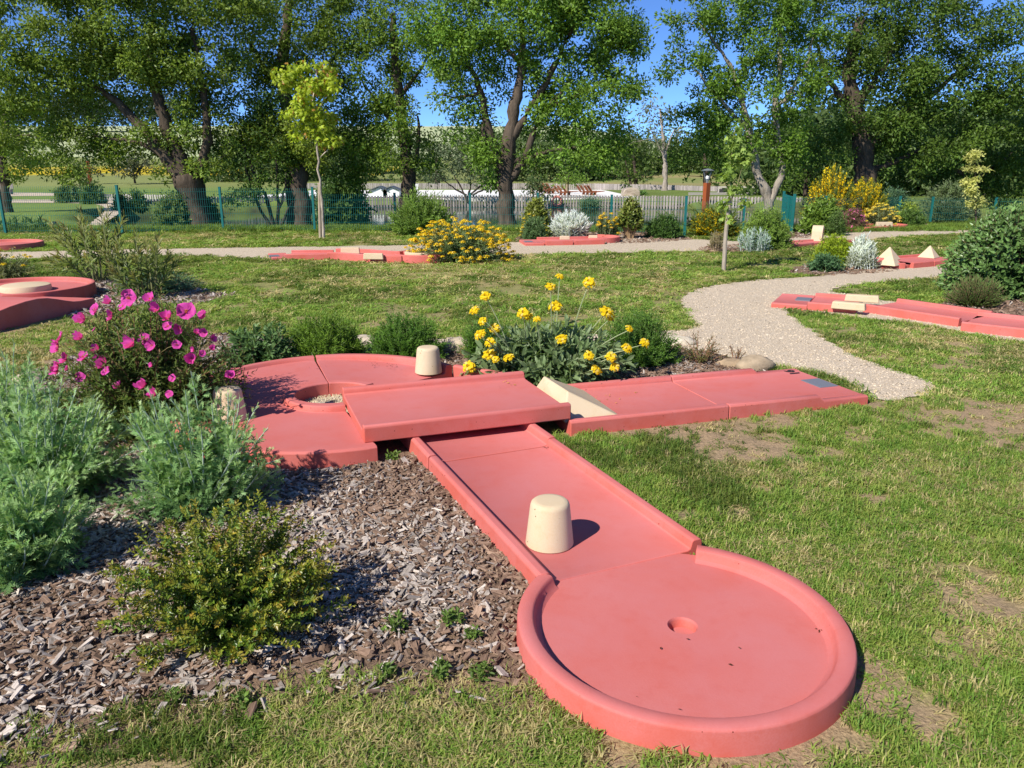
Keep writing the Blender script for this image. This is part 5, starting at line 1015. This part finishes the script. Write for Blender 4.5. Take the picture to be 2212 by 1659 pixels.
broom('large broom bush in full golden yellow flower, its left part rising to a peak', 1716, 1836, 352, 24.6, 330, 101)
broom('large broom bush in golden yellow flower, right part of the pair by the fence', 1800, 1902, 378, 25.2, 300, 102)
broom('low golden yellow broom in front of the rust-coloured lamp', 1478, 1592, 448, 20.4, 260, 103, .075)
# bushes behind the fence on the pond bank
quick('green_shrub', 'loose light green bush at the foot of the split oak behind the fence', 338, 452, 412, 24.6, 330, OVAL, 14, .11, (.07, .12, .03), (.15, .21, .06), 104, z=-.3, **D_)
quick('green_shrub', 'dark green bush just right of the split oak trunk behind the fence', 440, 492, 425, 25.0, 160, OVAL, 14, .11, (.05, .10, .025), (.11, .17, .04), 105, z=-.3, **D_)
quick('green_shrub', 'dark overhanging bush on the far bank between the two middle oaks', 686, 806, 372, 40, 420, OVAL, 14, .26, (.035, .075, .018), (.09, .15, .035), 106, z=-1.0, ry=2.0, **D_)
quick('green_shrub', 'low rounded bush on the far lawn left of the rust-coloured lamp', 148, 200, 398, 52, 160, OVAL, 10, .2, (.06, .11, .03), (.12, .17, .05), 107, z=-.45, **D_)
quick('green_shrub', 'low dark bush on the far lawn right of the rust-coloured lamp', 200, 250, 400, 50, 160, OVAL, 10, .2, (.05, .10, .03), (.10, .16, .04), 108, z=-.45, **D_)
quick('green_shrub', 'small green bush beside the picket fence on the far lawn', 268, 296, 418, 42, 90, OVAL, 10, .16, (.06, .12, .03), (.12, .19, .05), 109, z=-.45, **D_)
quick('green_shrub', 'round green bush at the path junction on the far lawn', 300, 336, 412, 42, 120, OVAL, 10, .16, (.06, .12, .03), (.12, .19, .05), 110, z=-.45, **D_)
quick('green_shrub', 'pale green bush on the far shore below the life ring', 1248, 1292, 432, 57, 160, SLIM, 12, .22, (.08, .14, .06), (.16, .24, .12), 111, z=-1.0, **D_)
quick('green_shrub', 'small hedge plant on the white terrace beside the deck chairs', 1374 - 15, 1374 + 16, 417, 66, 80, OVAL, 10, .16, (.06, .13, .03), (.12, .22, .05), 112, z=-.4, **D_)
quick('iris_clump', 'clump of yellow and blue irises at the foot of the fence on the left', 8, 130, 492, 22.2, 60, LANCE, 8, .2, (.08, .15, .04), (.13, .20, .06), 113, 'plant', t0=.1, a0=20, a1=8, low=.4, rmin=.7, base=1.0, ry=.3, extra=lambda t, S, r: (lambda B: (flower_cloud(r, B, tuple(x[:9] for x in S), 10, .09, (.75, .62, .04)), flower_cloud(r, B, tuple(x[20:26] for x in S), 6, .09, (.30, .30, .72)), B.build('flowers', PETAL, t)))(MB()))
for X, Yb, Yt, l in ((1150, 420, 401, 'small palm on the white terrace left of the deck chairs'), (1224, 418, 394, 'small palm on the white terrace between the deck chairs')):
    b = GD(X, Yb, -.38); tp = AT(X, Yt, b[1]); t = thing('palm_tree', b, l, 'palm', 'small palms on the pool terrace'); B = MB(); B.tube([b, (b + tp) / 2, tp], [.16, .13, .12], (.30, .24, .15), 7); B.build('trunk', BARK, t)
    r = np.random.default_rng(X); k = 26; a = r.uniform(0, 6.28, k); B = MB(); d = np.stack([np.cos(a), np.sin(a), r.uniform(-.1, .8, k)], 1); B.leaves(LANCE, np.tile(tp, (k, 1)), d, np.tile([0, 0, 1.], (k, 1)), .75, np.array([.20, .22, .06]) * r.uniform(.7, 1.2, (k, 1))); B.build('crown', LEAF, t)
# weeds in the chips and broad leaves in the lawn
for i, (X, Y, s, l) in enumerate([(980, 1352, 1.0, 'small leafy weed in the chips near the target basin'), (1022, 1385, .7, 'small weed just below the leafy one near the target basin'), (1038, 1468, .8, 'straggly weed on bare soil beside the target basin'), (945, 1465, .8, 'small weed on the chips left of the straggly one'), (855, 1360, .9, 'clover-like weed at the edge of the bronze-tipped shrub shadow'),
        (850, 995, .9, 'small green weed in the grey grit by the lane corner'), (830, 1465, .7, 'small weed halfway along the front edge of the chips'), (520, 1530, .7, 'broad-leaved seedling on bare soil below the bronze-tipped shrub'), (380, 1520, .6, 'small seedling on the bare soil at the lower left')]):
    shrub('weed', l, GD(X, Y), .055 * s, .055 * s, .05 * s, 14, OVAL, 5, .034 * s, (.09, .16, .03), (.17, .27, .05), 120 + i, 'weed', 'weeds in the wood chips', t0=.4, a0=75, a1=40, var=.3, low=.1, rmin=.5, base=.02, sr=(.0015, .001), stemc=(.2, .26, .08))

# ------------------------------------------------------------------ trees: trunk with limbs and twigs, crown of leaf-sized faces in clumps
def tree(name, label, y0, limbs, blobs, dens, leaf, c0, c1, seed, cat='tree', group=None, K=130, rc=.42, T=QUAD, bark=(.085, .065, .048), zb=None, depth=.8, flat=.75, droop=.1, mat_=None, tip=None, twig=.03, shell=.28, tmin=.006):
    r = np.random.default_rng(seed); L0 = limbs[0][0][0]; b = AT(L0[0], L0[1], y0); zb = b[2] if zb is None else zb; t = thing(name, (b[0], b[1], zb), label, cat, group)
    TB = MB(); nod, nr = [], []; bark = np.array(bark)
    for pts, r0, r1 in limbs:
        W = np.array([AT(p[0], p[1], y0 + (p[2] if len(p) > 2 else 0)) for p in pts])
        if pts is limbs[0][0]: W[0, 2] = min(W[0, 2], zb)
        s = np.concatenate([[0], np.cumsum(np.linalg.norm(np.diff(W, axis=0), axis=1))]); n = max(4, int(s[-1] / .22)); q = np.linspace(0, s[-1], n); P = np.stack([np.interp(q, s, W[:, k]) for k in range(3)], 1)
        for _ in range(2): P[1:-1] = (P[:-2] + 2 * P[1:-1] + P[2:]) / 4
        P[1:-1] += r.normal(0, .025, (n - 2, 3)); R = np.linspace(r0, r1, n) * (1 + .10 * r.normal(size=n))
        if pts is limbs[0][0]: R[0] *= 1.25; P[0, 2] -= .1
        TB.tube(P, R, bark * r.uniform(.85, 1.15), 9 if r0 > .12 else 6); nod.append(P); nr.append(R)
    nod = np.concatenate(nod); nr = np.concatenate(nr); cen = []
    for bl in blobs:
        X, Y, RX, RY = bl[:4]; dy = bl[4] if len(bl) > 4 else 0; c = AT(X, Y, y0 + dy); k = (y0 + dy) / FPX * 1.03; rx, rz = RX * k, RY * k; n = max(2, int(dens * RX * RY / 1000.)); u = r.normal(size=(n, 3)); u /= np.linalg.norm(u, axis=1, keepdims=True); u *= (r.random((n, 1)) ** shell); cen.append(c + u * [rx, max(rx, rz) * depth, rz])
    cen = np.concatenate(cen); cen = cen[cen[:, 2] > zb + .25]
    d0 = np.array([np.min(np.linalg.norm(nod - c, axis=1)) for c in cen]); order = np.argsort(d0); Pq, Rq = [], []
    for i in order:
        c = cen[i]; d = np.linalg.norm(nod - c, axis=1) + .35 * np.maximum(0, nod[:, 2] - c[2]); j = int(np.argmin(d)); a = nod[j]; D = np.linalg.norm(c - a); m = (a + c) / 2 + r.normal(0, .09, 3) * D + [0, 0, -.05 * D]; s = np.linspace(0, 1, 5)[:, None]; P = (1 - s) ** 2 * a + 2 * (1 - s) * s * m + s * s * c; ra = min(nr[j] * .6, twig * (.35 + .5 * D)); R = np.linspace(max(ra, tmin), tmin, 5)
        Pq.append(P); Rq.append(R); nod = np.concatenate([nod, P[1:]]); nr = np.concatenate([nr, R[1:]])
    TB.tubes(np.array(Pq), np.array(Rq), bark * .9, 4); TB.build('trunk', BARK, t, smooth=True)
    n = len(cen); K = int(K * 1.3); leaf *= 1.04; rcs = rc * 1.0 * r.uniform(.6, 1.35, n); Ks = np.maximum(12, (K * (rcs / rc) ** 2).astype(int)); ii = np.repeat(np.arange(n), Ks); M = len(ii); o = r.normal(size=(M, 3)); o /= np.linalg.norm(o, axis=1, keepdims=True); o *= r.random((M, 1)) ** .45; o[:, 2] *= flat
    p = cen[ii] + o * rcs[ii, None]; d = o * .6 + r.normal(0, .6, (M, 3)); d[:, 2] -= droop; nn = np.array([0, 0, .55]) + o * 1.1 + r.normal(0, .5, (M, 3)); f = r.random((M, 1)); cb = r.uniform(.75, 1.2, (n, 1))[ii]; hb = r.random((n, 1))[ii]
    col = (np.asarray(c0) * (1 - f) + np.asarray(c1) * f) * cb * (1 + .22 * r.uniform(-1, 1, (M, 1))); col = col * (1 - .25 * hb) + np.asarray(c1) * [1.1, 1.0, .8] * .25 * hb
    if tip is not None: sel = r.random(M) < tip[0]; col[sel] = np.asarray(tip[1]) * r.uniform(.7, 1.1, (sel.sum(), 1))
    B = MB(); B.leaves(T, p, d, nn, leaf * r.uniform(.7, 1.3, M), col); B.build('crown', mat_ or LEAF, t); return t
YG0, YG1 = (.095, .170, .026), (.235, .325, .052); OK0, OK1 = (.080, .170, .024), (.200, .335, .046); DK0, DK1 = (.048, .110, .020), (.135, .225, .036)
tree('oak_tree', 'old split oak with thick leaning trunk and broad low crown on the left pond bank', 24.6, [([(436, 494), (428, 450), (412, 400), (404, 378)], .33, .44), ([(400, 388), (350, 330), (317, 287), (263, 227), (190, 180)], .24, .07), ([(408, 385), (366, 295), (352, 245), (332, 185), (324, 120), (335, 20)], .22, .08), ([(428, 384), (452, 300), (440, 200), (415, 60)], .17, .06), ([(340, 320), (250, 300), (150, 290)], .08, .03), ([(335, 190), (250, 120), (160, 80)], .09, .03)],
     [(110, 50, 150, 85), (300, 30, 140, 80), (440, 80, 100, 100), (90, 170, 120, 80), (240, 170, 110, 70), (425, 225, 80, 70), (60, 285, 90, 60), (180, 300, 90, 45), (430, 325, 65, 45), (405, 362, 50, 22), (330, 115, 90, 70), (520, 40, 70, 55), (-60, 120, 100, 120), (330, 300, 50, 40), (250, 330, 60, 25), (200, -40, 200, 50), (420, -50, 150, 50), (380, 150, 60, 60), (170, 110, 120, 60)], 4.2, .115, YG0, YG1, 201, K=120, depth=.75)
tree('oak_tree', 'drooping light green tree on the far lawn at the left edge', 40, [([(4, 392), (6, 350), (15, 290), (10, 230)], .28, .1), ([(10, 300), (70, 290), (110, 310)], .09, .03)], [(10, 320, 60, 45), (80, 330, 60, 40), (130, 350, 35, 30), (30, 370, 40, 25), (110, 385, 30, 14), (0, 260, 70, 40), (170, 375, 40, 18)], 4.2, .17, YG0, YG1, 202, K=90, rc=.6, zb=-.45)
tree('oak_tree', 'stout pollarded oak with small tufted crown behind the fence, left of the young maple', 25.4, [([(656, 490), (653, 440), (645, 385), (640, 362)], .25, .30), ([(636, 368), (612, 318), (590, 270)], .12, .04), ([(646, 366), (682, 312), (690, 270)], .12, .04)], [(595, 285, 62, 42), (655, 300, 72, 50), (560, 305, 38, 32), (692, 335, 45, 32), (630, 335, 40, 24)], 5.5, .105, (.115, .185, .024), (.27, .345, .045), 203, K=130, rc=.38)
tree('oak_tree', 'tall dark-trunked oak rising directly behind the pollarded oak', 27.5, [([(640, 486), (628, 370), (616, 240), (612, 120), (626, -10)], .30, .13), ([(618, 250), (680, 180), (740, 100)], .12, .04), ([(614, 200), (560, 130), (530, 80)], .10, .04)], [(610, 50, 105, 75), (705, 110, 85, 70), (545, 120, 55, 55), (620, 165, 70, 55), (725, 205, 65, 50), (765, 55, 75, 65), (690, -30, 110, 50), (560, 210, 45, 45), (750, 280, 60, 45), (700, 350, 60, 40)], 4.2, .115, (.07, .135, .020), (.18, .265, .036), 204, K=110)
tree('small_tree', 'dark multi-stemmed small tree leaning over the pond between the split and the pollarded oak', 25.2, [([(592, 492), (575, 430), (548, 370), (522, 300)], .07, .03), ([(600, 490), (600, 420), (598, 340), (575, 280)], .06, .02), ([(585, 490), (556, 440), (532, 380), (520, 330)], .06, .02), ([(606, 490), (632, 440), (640, 400)], .05, .02), ([(596, 490), (612, 420), (622, 360)], .05, .02)], [(535, 290, 60, 50), (515, 240, 55, 45), (595, 345, 55, 38), (560, 395, 50, 28), (540, 430, 40, 22), (500, 340, 40, 40), (580, 240, 40, 40)], 4.5, .10, DK0, DK1, 205, K=100, rc=.36, bark=(.05, .04, .032), tmin=.01)
tree('oak_tree', 'slender oak on the pond bank left of the big central oak', 27.2, [([(880, 478), (881, 420), (882, 380), (869, 265), (856, 150), (848, 30)], .28, .09), ([(882, 385), (906, 330), (902, 250)], .12, .04), ([(872, 290), (820, 230), (780, 170)], .11, .03), ([(862, 210), (905, 160), (930, 110)], .08, .03)], [(862, 335, 85, 40), (828, 200, 85, 62), (885, 125, 55, 52), (798, 110, 62, 62), (862, 255, 72, 48), (782, 265, 55, 50), (768, 335, 55, 35), (905, 330, 35, 28), (848, 20, 60, 50), (930, 60, 40, 50), (800, 385, 45, 18)], 4.0, .115, OK0, (.21, .31, .040), 206, K=110)
tree('oak_tree', 'big central oak with a dark forked trunk standing at the water edge', 24.9, [([(1096, 494), (1092, 445), (1089, 400), (1098, 340), (1104, 270), (1120, 195), (1132, 110), (1122, 10)], .29, .07), ([(1089, 405), (1072, 335), (1050, 250), (1036, 180), (992, 100)], .18, .05), ([(1049, 335), (1046, 300), (1047, 255)], .09, .07), ([(1098, 392), (1138, 345), (1150, 285), (1186, 228), (1235, 170)], .14, .04), ([(1104, 300), (1160, 215), (1215, 110), (1250, 20)], .14, .04), ([(1108, 350), (1200, 322), (1300, 312)], .08, .03), ([(1040, 200), (1000, 215), (940, 205)], .06, .02), ([(1128, 140), (1060, 60), (1020, 0)], .08, .03), ([(1180, 235), (1280, 190), (1345, 150)], .07, .02)],
     [(1000, 55, 90, 72), (1120, 30, 115, 65), (1250, 55, 100, 80), (1328, 115, 52, 62), (1335, 200, 48, 52), (1250, 175, 82, 62), (1285, 268, 82, 42), (1215, 325, 95, 28), (962, 150, 55, 48), (1000, 235, 50, 40), (1105, 150, 80, 52), (1062, 335, 45, 22), (1180, 258, 60, 40), (925, 55, 48, 52), (1325, 310, 35, 26), (1012, 300, 40, 30), (1055, 400, 30, 16), (1345, 60, 40, 40), (1200, -40, 160, 45), (1020, -40, 110, 45), (1300, 350, 40, 18)], 4.6, .115, (.085, .180, .024), (.222, .365, .050), 207, K=125)
tree('oak_tree', 'oak with two pale leaning trunks to the right of the rust-coloured lamp', 28, [([(1668, 480), (1660, 432), (1642, 392), (1627, 335), (1612, 250), (1590, 170)], .20, .08), ([(1664, 438), (1692, 372), (1680, 295), (1673, 235), (1690, 120), (1680, 20)], .13, .06), ([(1620, 290), (1560, 220), (1500, 150)], .09, .03), ([(1600, 200), (1560, 110), (1510, 50)], .08, .03), ([(1675, 240), (1740, 150), (1760, 60)], .09, .03)], [(1560, 145, 80, 70), (1502, 55, 62, 52), (1465, 145, 38, 30), (1650, 95, 90, 80), (1600, 225, 90, 60), (1540, 270, 55, 42), (1722, 180, 62, 62), (1620, 15, 105, 50), (1702, 285, 55, 45), (1585, 325, 50, 26), (1528, 330, 42, 34), (1745, 55, 62, 55), (1640, 300, 40, 40), (1700, 350, 40, 30), (1600, -50, 140, 40), (1480, 235, 35, 25)], 4.3, .12, (.07, .155, .020), (.19, .325, .040), 208, K=115, zb=-.9, bark=(.30, .26, .21))
tree('oak_tree', 'massive dark oak with a thick trunk rising behind the golden broom', 31.5, [([(1872, 432), (1868, 370), (1862, 300), (1845, 220), (1832, 160), (1860, 40)], .50, .16), ([(1862, 330), (1930, 265), (2010, 205), (2090, 140)], .22, .06), ([(1845, 230), (1905, 150), (1960, 50)], .2, .06), ([(1850, 250), (1790, 180), (1760, 90)], .14, .05), ([(1868, 380), (1950, 340), (2040, 300)], .14, .04)], [(1850, 75, 110, 72), (1960, 55, 100, 72), (2080, 75, 92, 72), (1800, 150, 72, 62), (1905, 180, 100, 68), (2030, 200, 110, 70), (1780, 255, 60, 50), (1885, 282, 80, 50), (2150, 170, 75, 72), (2000, 300, 110, 58), (1830, -10, 120, 50), (2000, -30, 130, 50), (2190, 55, 60, 60), (2230, 200, 60, 90), (1790, 330, 50, 30), (1940, 260, 80, 50), (2080, 250, 90, 50), (1960, 350, 60, 30), (2160, 260, 60, 60)], 4.4, .135, (.052, .115, .020), (.15, .24, .038), 209, K=110, rc=.5)
tree('hedge_tree', 'dense dark bushy tree filling the right edge behind the fence', 34, [([(2110, 440), (2110, 380), (2120, 300)], .2, .08), ([(2112, 390), (2020, 350), (1960, 330)], .1, .04), ([(2115, 380), (2190, 330), (2240, 260)], .1, .04)], [(1965, 365, 80, 50), (2075, 385, 100, 52), (2190, 375, 80, 70), (2140, 320, 85, 55), (2230, 290, 60, 90), (1920, 395, 50, 30), (2060, 300, 70, 50)], 5.0, .135, (.055, .12, .02), (.145, .235, .038), 210, K=110, rc=.5, zb=-.2)
tree('hedge_tree', 'dark understorey tree between the two-trunked oak and the golden broom', 38, [([(1742, 430), (1742, 380), (1735, 300)], .16, .06), ([(1742, 390), (1780, 330)], .08, .03)], [(1745, 350, 50, 45), (1725, 300, 45, 45), (1785, 350, 45, 40), (1700, 400, 40, 25), (1800, 395, 40, 25), (1770, 300, 40, 30)], 5, .14, DK0, DK1, 211, K=90, rc=.5, zb=-.3)
tree('birch_tree', 'thin pale wispy tree far beyond the pool terrace, in the gap between the large oaks', 75, [([(1436, 412), (1437, 350), (1432, 290), (1425, 235)], .28, .08), ([(1436, 340), (1405, 280)], .1, .03), ([(1436, 330), (1460, 270)], .1, .03)], [(1412, 255, 45, 42), (1445, 290, 38, 38), (1400, 300, 35, 30), (1425, 225, 35, 24)], 2.6, .30, (.16, .19, .10), (.27, .30, .19), 212, K=42, rc=.9, bark=(.28, .24, .2), twig=.03, tmin=.02, zb=-.2)
tree('broadleaf_tree', 'dark round tree beyond the terrace directly right of the pale wispy tree', 78, [([(1525, 415), (1524, 370), (1520, 300)], .3, .1)], [(1500, 320, 55, 45), (1545, 310, 50, 45), (1480, 360, 35, 28), (1560, 365, 40, 30), (1600, 350, 45, 40)], 4.6, .34, DK0, DK1, 213, K=60, rc=1.2, zb=-.2, tmin=.02)
tree('broadleaf_tree', 'mid green bushy tree behind the stone oven', 82, [([(1375, 408), (1372, 370), (1368, 330)], .25, .1), ([(1365, 408), (1355, 370), (1350, 340)], .15, .06)], [(1365, 345, 38, 34), (1385, 375, 28, 22), (1345, 380, 26, 20), (1350, 310, 30, 24)], 5, .34, (.055, .11, .02), (.125, .19, .04), 214, K=60, rc=1.1, zb=-.2, tmin=.02)
tree('olive_tree', 'grey-green multi-stemmed tree on the terrace left of the central oak', 58.8, [([(1010, 422), (990, 395), (975, 365)], .09, .03), ([(1012, 422), (1018, 390), (1015, 355)], .09, .03), ([(1015, 422), (1045, 395), (1060, 365)], .09, .03), ([(1008, 422), (970, 400), (950, 380)], .08, .03), ([(1020, 422), (1065, 400), (1080, 380)], .08, .03)], [(985, 350, 45, 34), (1035, 350, 45, 36), (955, 378, 32, 20), (1075, 375, 30, 22), (1010, 320, 45, 28), (1010, 375, 45, 16)], 5, .22, (.07, .11, .05), (.15, .20, .10), 215, K=70, rc=.8, zb=-.5, tmin=.015, bark=(.06, .05, .04))
tree('broadleaf_tree', 'dark tree beyond the white huts, left of the olive-like tree', 92, [([(945, 405), (944, 370), (942, 320)], .3, .1)], [(935, 320, 42, 40), (975, 305, 40, 34), (950, 360, 40, 26), (900, 345, 36, 30), (1020, 300, 40, 28), (905, 305, 30, 26)], 4.6, .38, (.045, .085, .03), (.10, .145, .055), 216, K=60, rc=1.3, zb=.1, tmin=.02)
tree('small_tree', 'small round tree on the white terrace between the palms and the stone oven', 63, [([(1228, 420), (1227, 400), (1230, 375)], .08, .04)], [(1232, 374, 26, 17), (1215, 385, 16, 10), (1252, 384, 16, 10)], 9, .20, OK0, OK1, 217, K=60, rc=.6, zb=-.4, tmin=.012)
tree('dark_shrub_tree', 'dark bush on the far bank against the right of the central oak trunk', 57.5, [([(1150, 425), (1152, 405), (1150, 390)], .08, .03)], [(1150, 400, 26, 20), (1140, 385, 20, 14), (1165, 415, 20, 10)], 9, .20, (.05, .10, .03), (.11, .17, .05), 218, K=60, rc=.7, zb=-.8, tmin=.012)
tree('conifer_shrub', 'dark conical bush by the path beside the slim left lamp', 56, [([(172, 402), (172, 385), (173, 362)], .07, .02)], [(172, 390, 20, 13), (172, 376, 13, 12), (174, 364, 8, 8)], 14, .2, (.05, .075, .035), (.10, .12, .06), 219, K=60, rc=.55, zb=-.4, tmin=.012)
tree('thicket_tree', 'bare-twigged thicket at the foot of the hill, left of the split oak', 98, [([(290, 378), (285, 362), (275, 345)], .12, .04), ([(292, 378), (305, 360), (315, 345)], .12, .04)], [(285, 350, 30, 18), (310, 362, 26, 14), (250, 368, 40, 9), (215, 366, 30, 9)], 12, .40, (.07, .09, .05), (.15, .17, .10), 220, K=50, rc=1.0, zb=.2, tmin=.03)
# young staked trees
tree('maple_tree', 'young maple with bright yellow-green leaves and a pale slim stem, staked on the lawn', 19.7, [([(698, 515), (694, 420), (686, 340), (680, 250), (682, 150)], .040, .012), ([(686, 345), (705, 325), (726, 306)], .014, .006), ([(684, 300), (650, 230), (625, 160)], .018, .006), ([(683, 260), (700, 210), (715, 170)], .016, .006)], [(682, 158, 34, 22), (662, 200, 48, 30), (655, 245, 34, 30), (692, 262, 32, 28), (640, 175, 30, 26), (620, 155, 18, 16), (688, 300, 24, 18), (727, 306, 13, 8), (712, 185, 30, 24), (660, 290, 20, 16)], 9, .10, (.24, .35, .026), (.44, .53, .05), 221, K=42, rc=.20, T=MAPLE, bark=(.40, .34, .27), zb=0, droop=.7, tip=(.06, (.42, .22, .05)), twig=.012, tmin=.004, depth=.9)
B = MB(); b = GD(692, 515); B.tube([b, AT(689, 395, 19.75)], [.038, .035], (.36, .29, .21), 8); o = B.build('tree_stake', WOOD, loc=tuple(b)); tag(o, 'round wooden stake beside the pale stem of the young maple', 'stake', 'tree stakes')
tree('maple_tree', 'thin young maple with large pale green leaves beside a leaning stake on the right lawn', 13.2, [([(1566, 585), (1574, 500), (1578, 420), (1584, 340), (1588, 275)], .016, .006), ([(1578, 420), (1600, 380), (1612, 345)], .009, .004), ([(1577, 430), (1568, 395), (1572, 375)], .007, .004)], [(1587, 288, 10, 15), (1587, 322, 16, 15), (1606, 352, 20, 14), (1575, 380, 16, 11), (1592, 408, 15, 8), (1574, 440, 13, 8), (1582, 350, 10, 10), (1610, 432, 9, 5), (1566, 470, 8, 5), (1581, 305, 9, 10)], 30, .095, (.17, .27, .05), (.32, .44, .10), 222, K=7, rc=.09, T=MAPLE, bark=(.22, .20, .10), zb=0, droop=.5, twig=.008, tmin=.003)
B = MB(); b = GD(1563, 586); B.tube([b, AT(1568, 500, 13.2), AT(1577, 432, 13.2)], [.036, .034, .032], (.33, .28, .22), 8); o = B.build('tree_stake', WOOD, loc=tuple(b)); tag(o, 'leaning weathered stake holding the thin young maple on the right lawn', 'stake', 'tree stakes')
tree('variegated_tree', 'small pale yellow variegated tree in layers above the big leafy shrub at the right', 25, [([(2112, 470), (2108, 400), (2104, 325)], .035, .01), ([(2108, 400), (2125, 375), (2138, 362)], .012, .005)], [(2103, 335, 9, 15), (2106, 360, 16, 7), (2100, 388, 20, 8), (2098, 418, 20, 9), (2131, 366, 11, 5), (2112, 440, 22, 9), (2090, 405, 12, 6)], 40, .10, (.42, .46, .12), (.66, .66, .26), 223, K=26, rc=.16, T=OVAL, zb=-.1, flat=.4, twig=.01, tmin=.004)
# woods closing the view
def woods(name, spots, K, leaf, c0, c1, seed):
    r = np.random.default_rng(seed); B = MB()
    for X, Y, RX, RY, y in spots:
        c = AT(X, Y, y); k = y / FPX; n = int(RX * RY / 60 * K); u = r.normal(size=(n, 3)); u /= np.linalg.norm(u, axis=1, keepdims=True); u *= r.random((n, 1)) ** .25; q = c + u * [RX * k, RX * k * .6, RY * k]; m = 60; p = np.repeat(q, m, 0) + r.normal(size=(n * m, 3)) * leaf * 2.4; cl = (np.asarray(c0) * (1 - (f := r.random((n * m, 1)))) + np.asarray(c1) * f) * np.repeat(r.uniform(.7, 1.25, (n, 1)), m, 0)
        B.leaves(QUAD, p, r.normal(size=(n * m, 3)), np.array([0, 0, .7]) + r.normal(0, .8, (n * m, 3)), leaf * r.uniform(.7, 1.3, n * m), cl)
    return B.build(name, LEAF, loc=(0, 0, 0), kind='stuff')
woods('far_woods', [(X, 236 + 8 * math.sin(X * .05), 38, 13, 330) for X in range(-60, 420, 42)], 2.0, 1.5, (.045, .075, .045), (.09, .12, .07), 231)
woods('woods', [(X, 345 + 18 * math.sin(X * .031), 55, 40, 115 + 10 * math.sin(X)) for X in range(1230, 2400, 62)] + [(X, 362, 40, 22, 105) for X in (470, 520, 560, 610, 660, 720, 780, 900, 1100, 1150)] + [(X, 330, 50, 40, 125) for X in (560, 640, 720, 800, 1080, 1140, 1190)] + [(X, 375, 60, 44, 60) for X in range(1700, 2350, 70)] + [(X, 310, 60, 46, 75) for X in range(1760, 2350, 70)], 1.15, .60, (.06, .11, .03), (.145, .21, .062), 232)
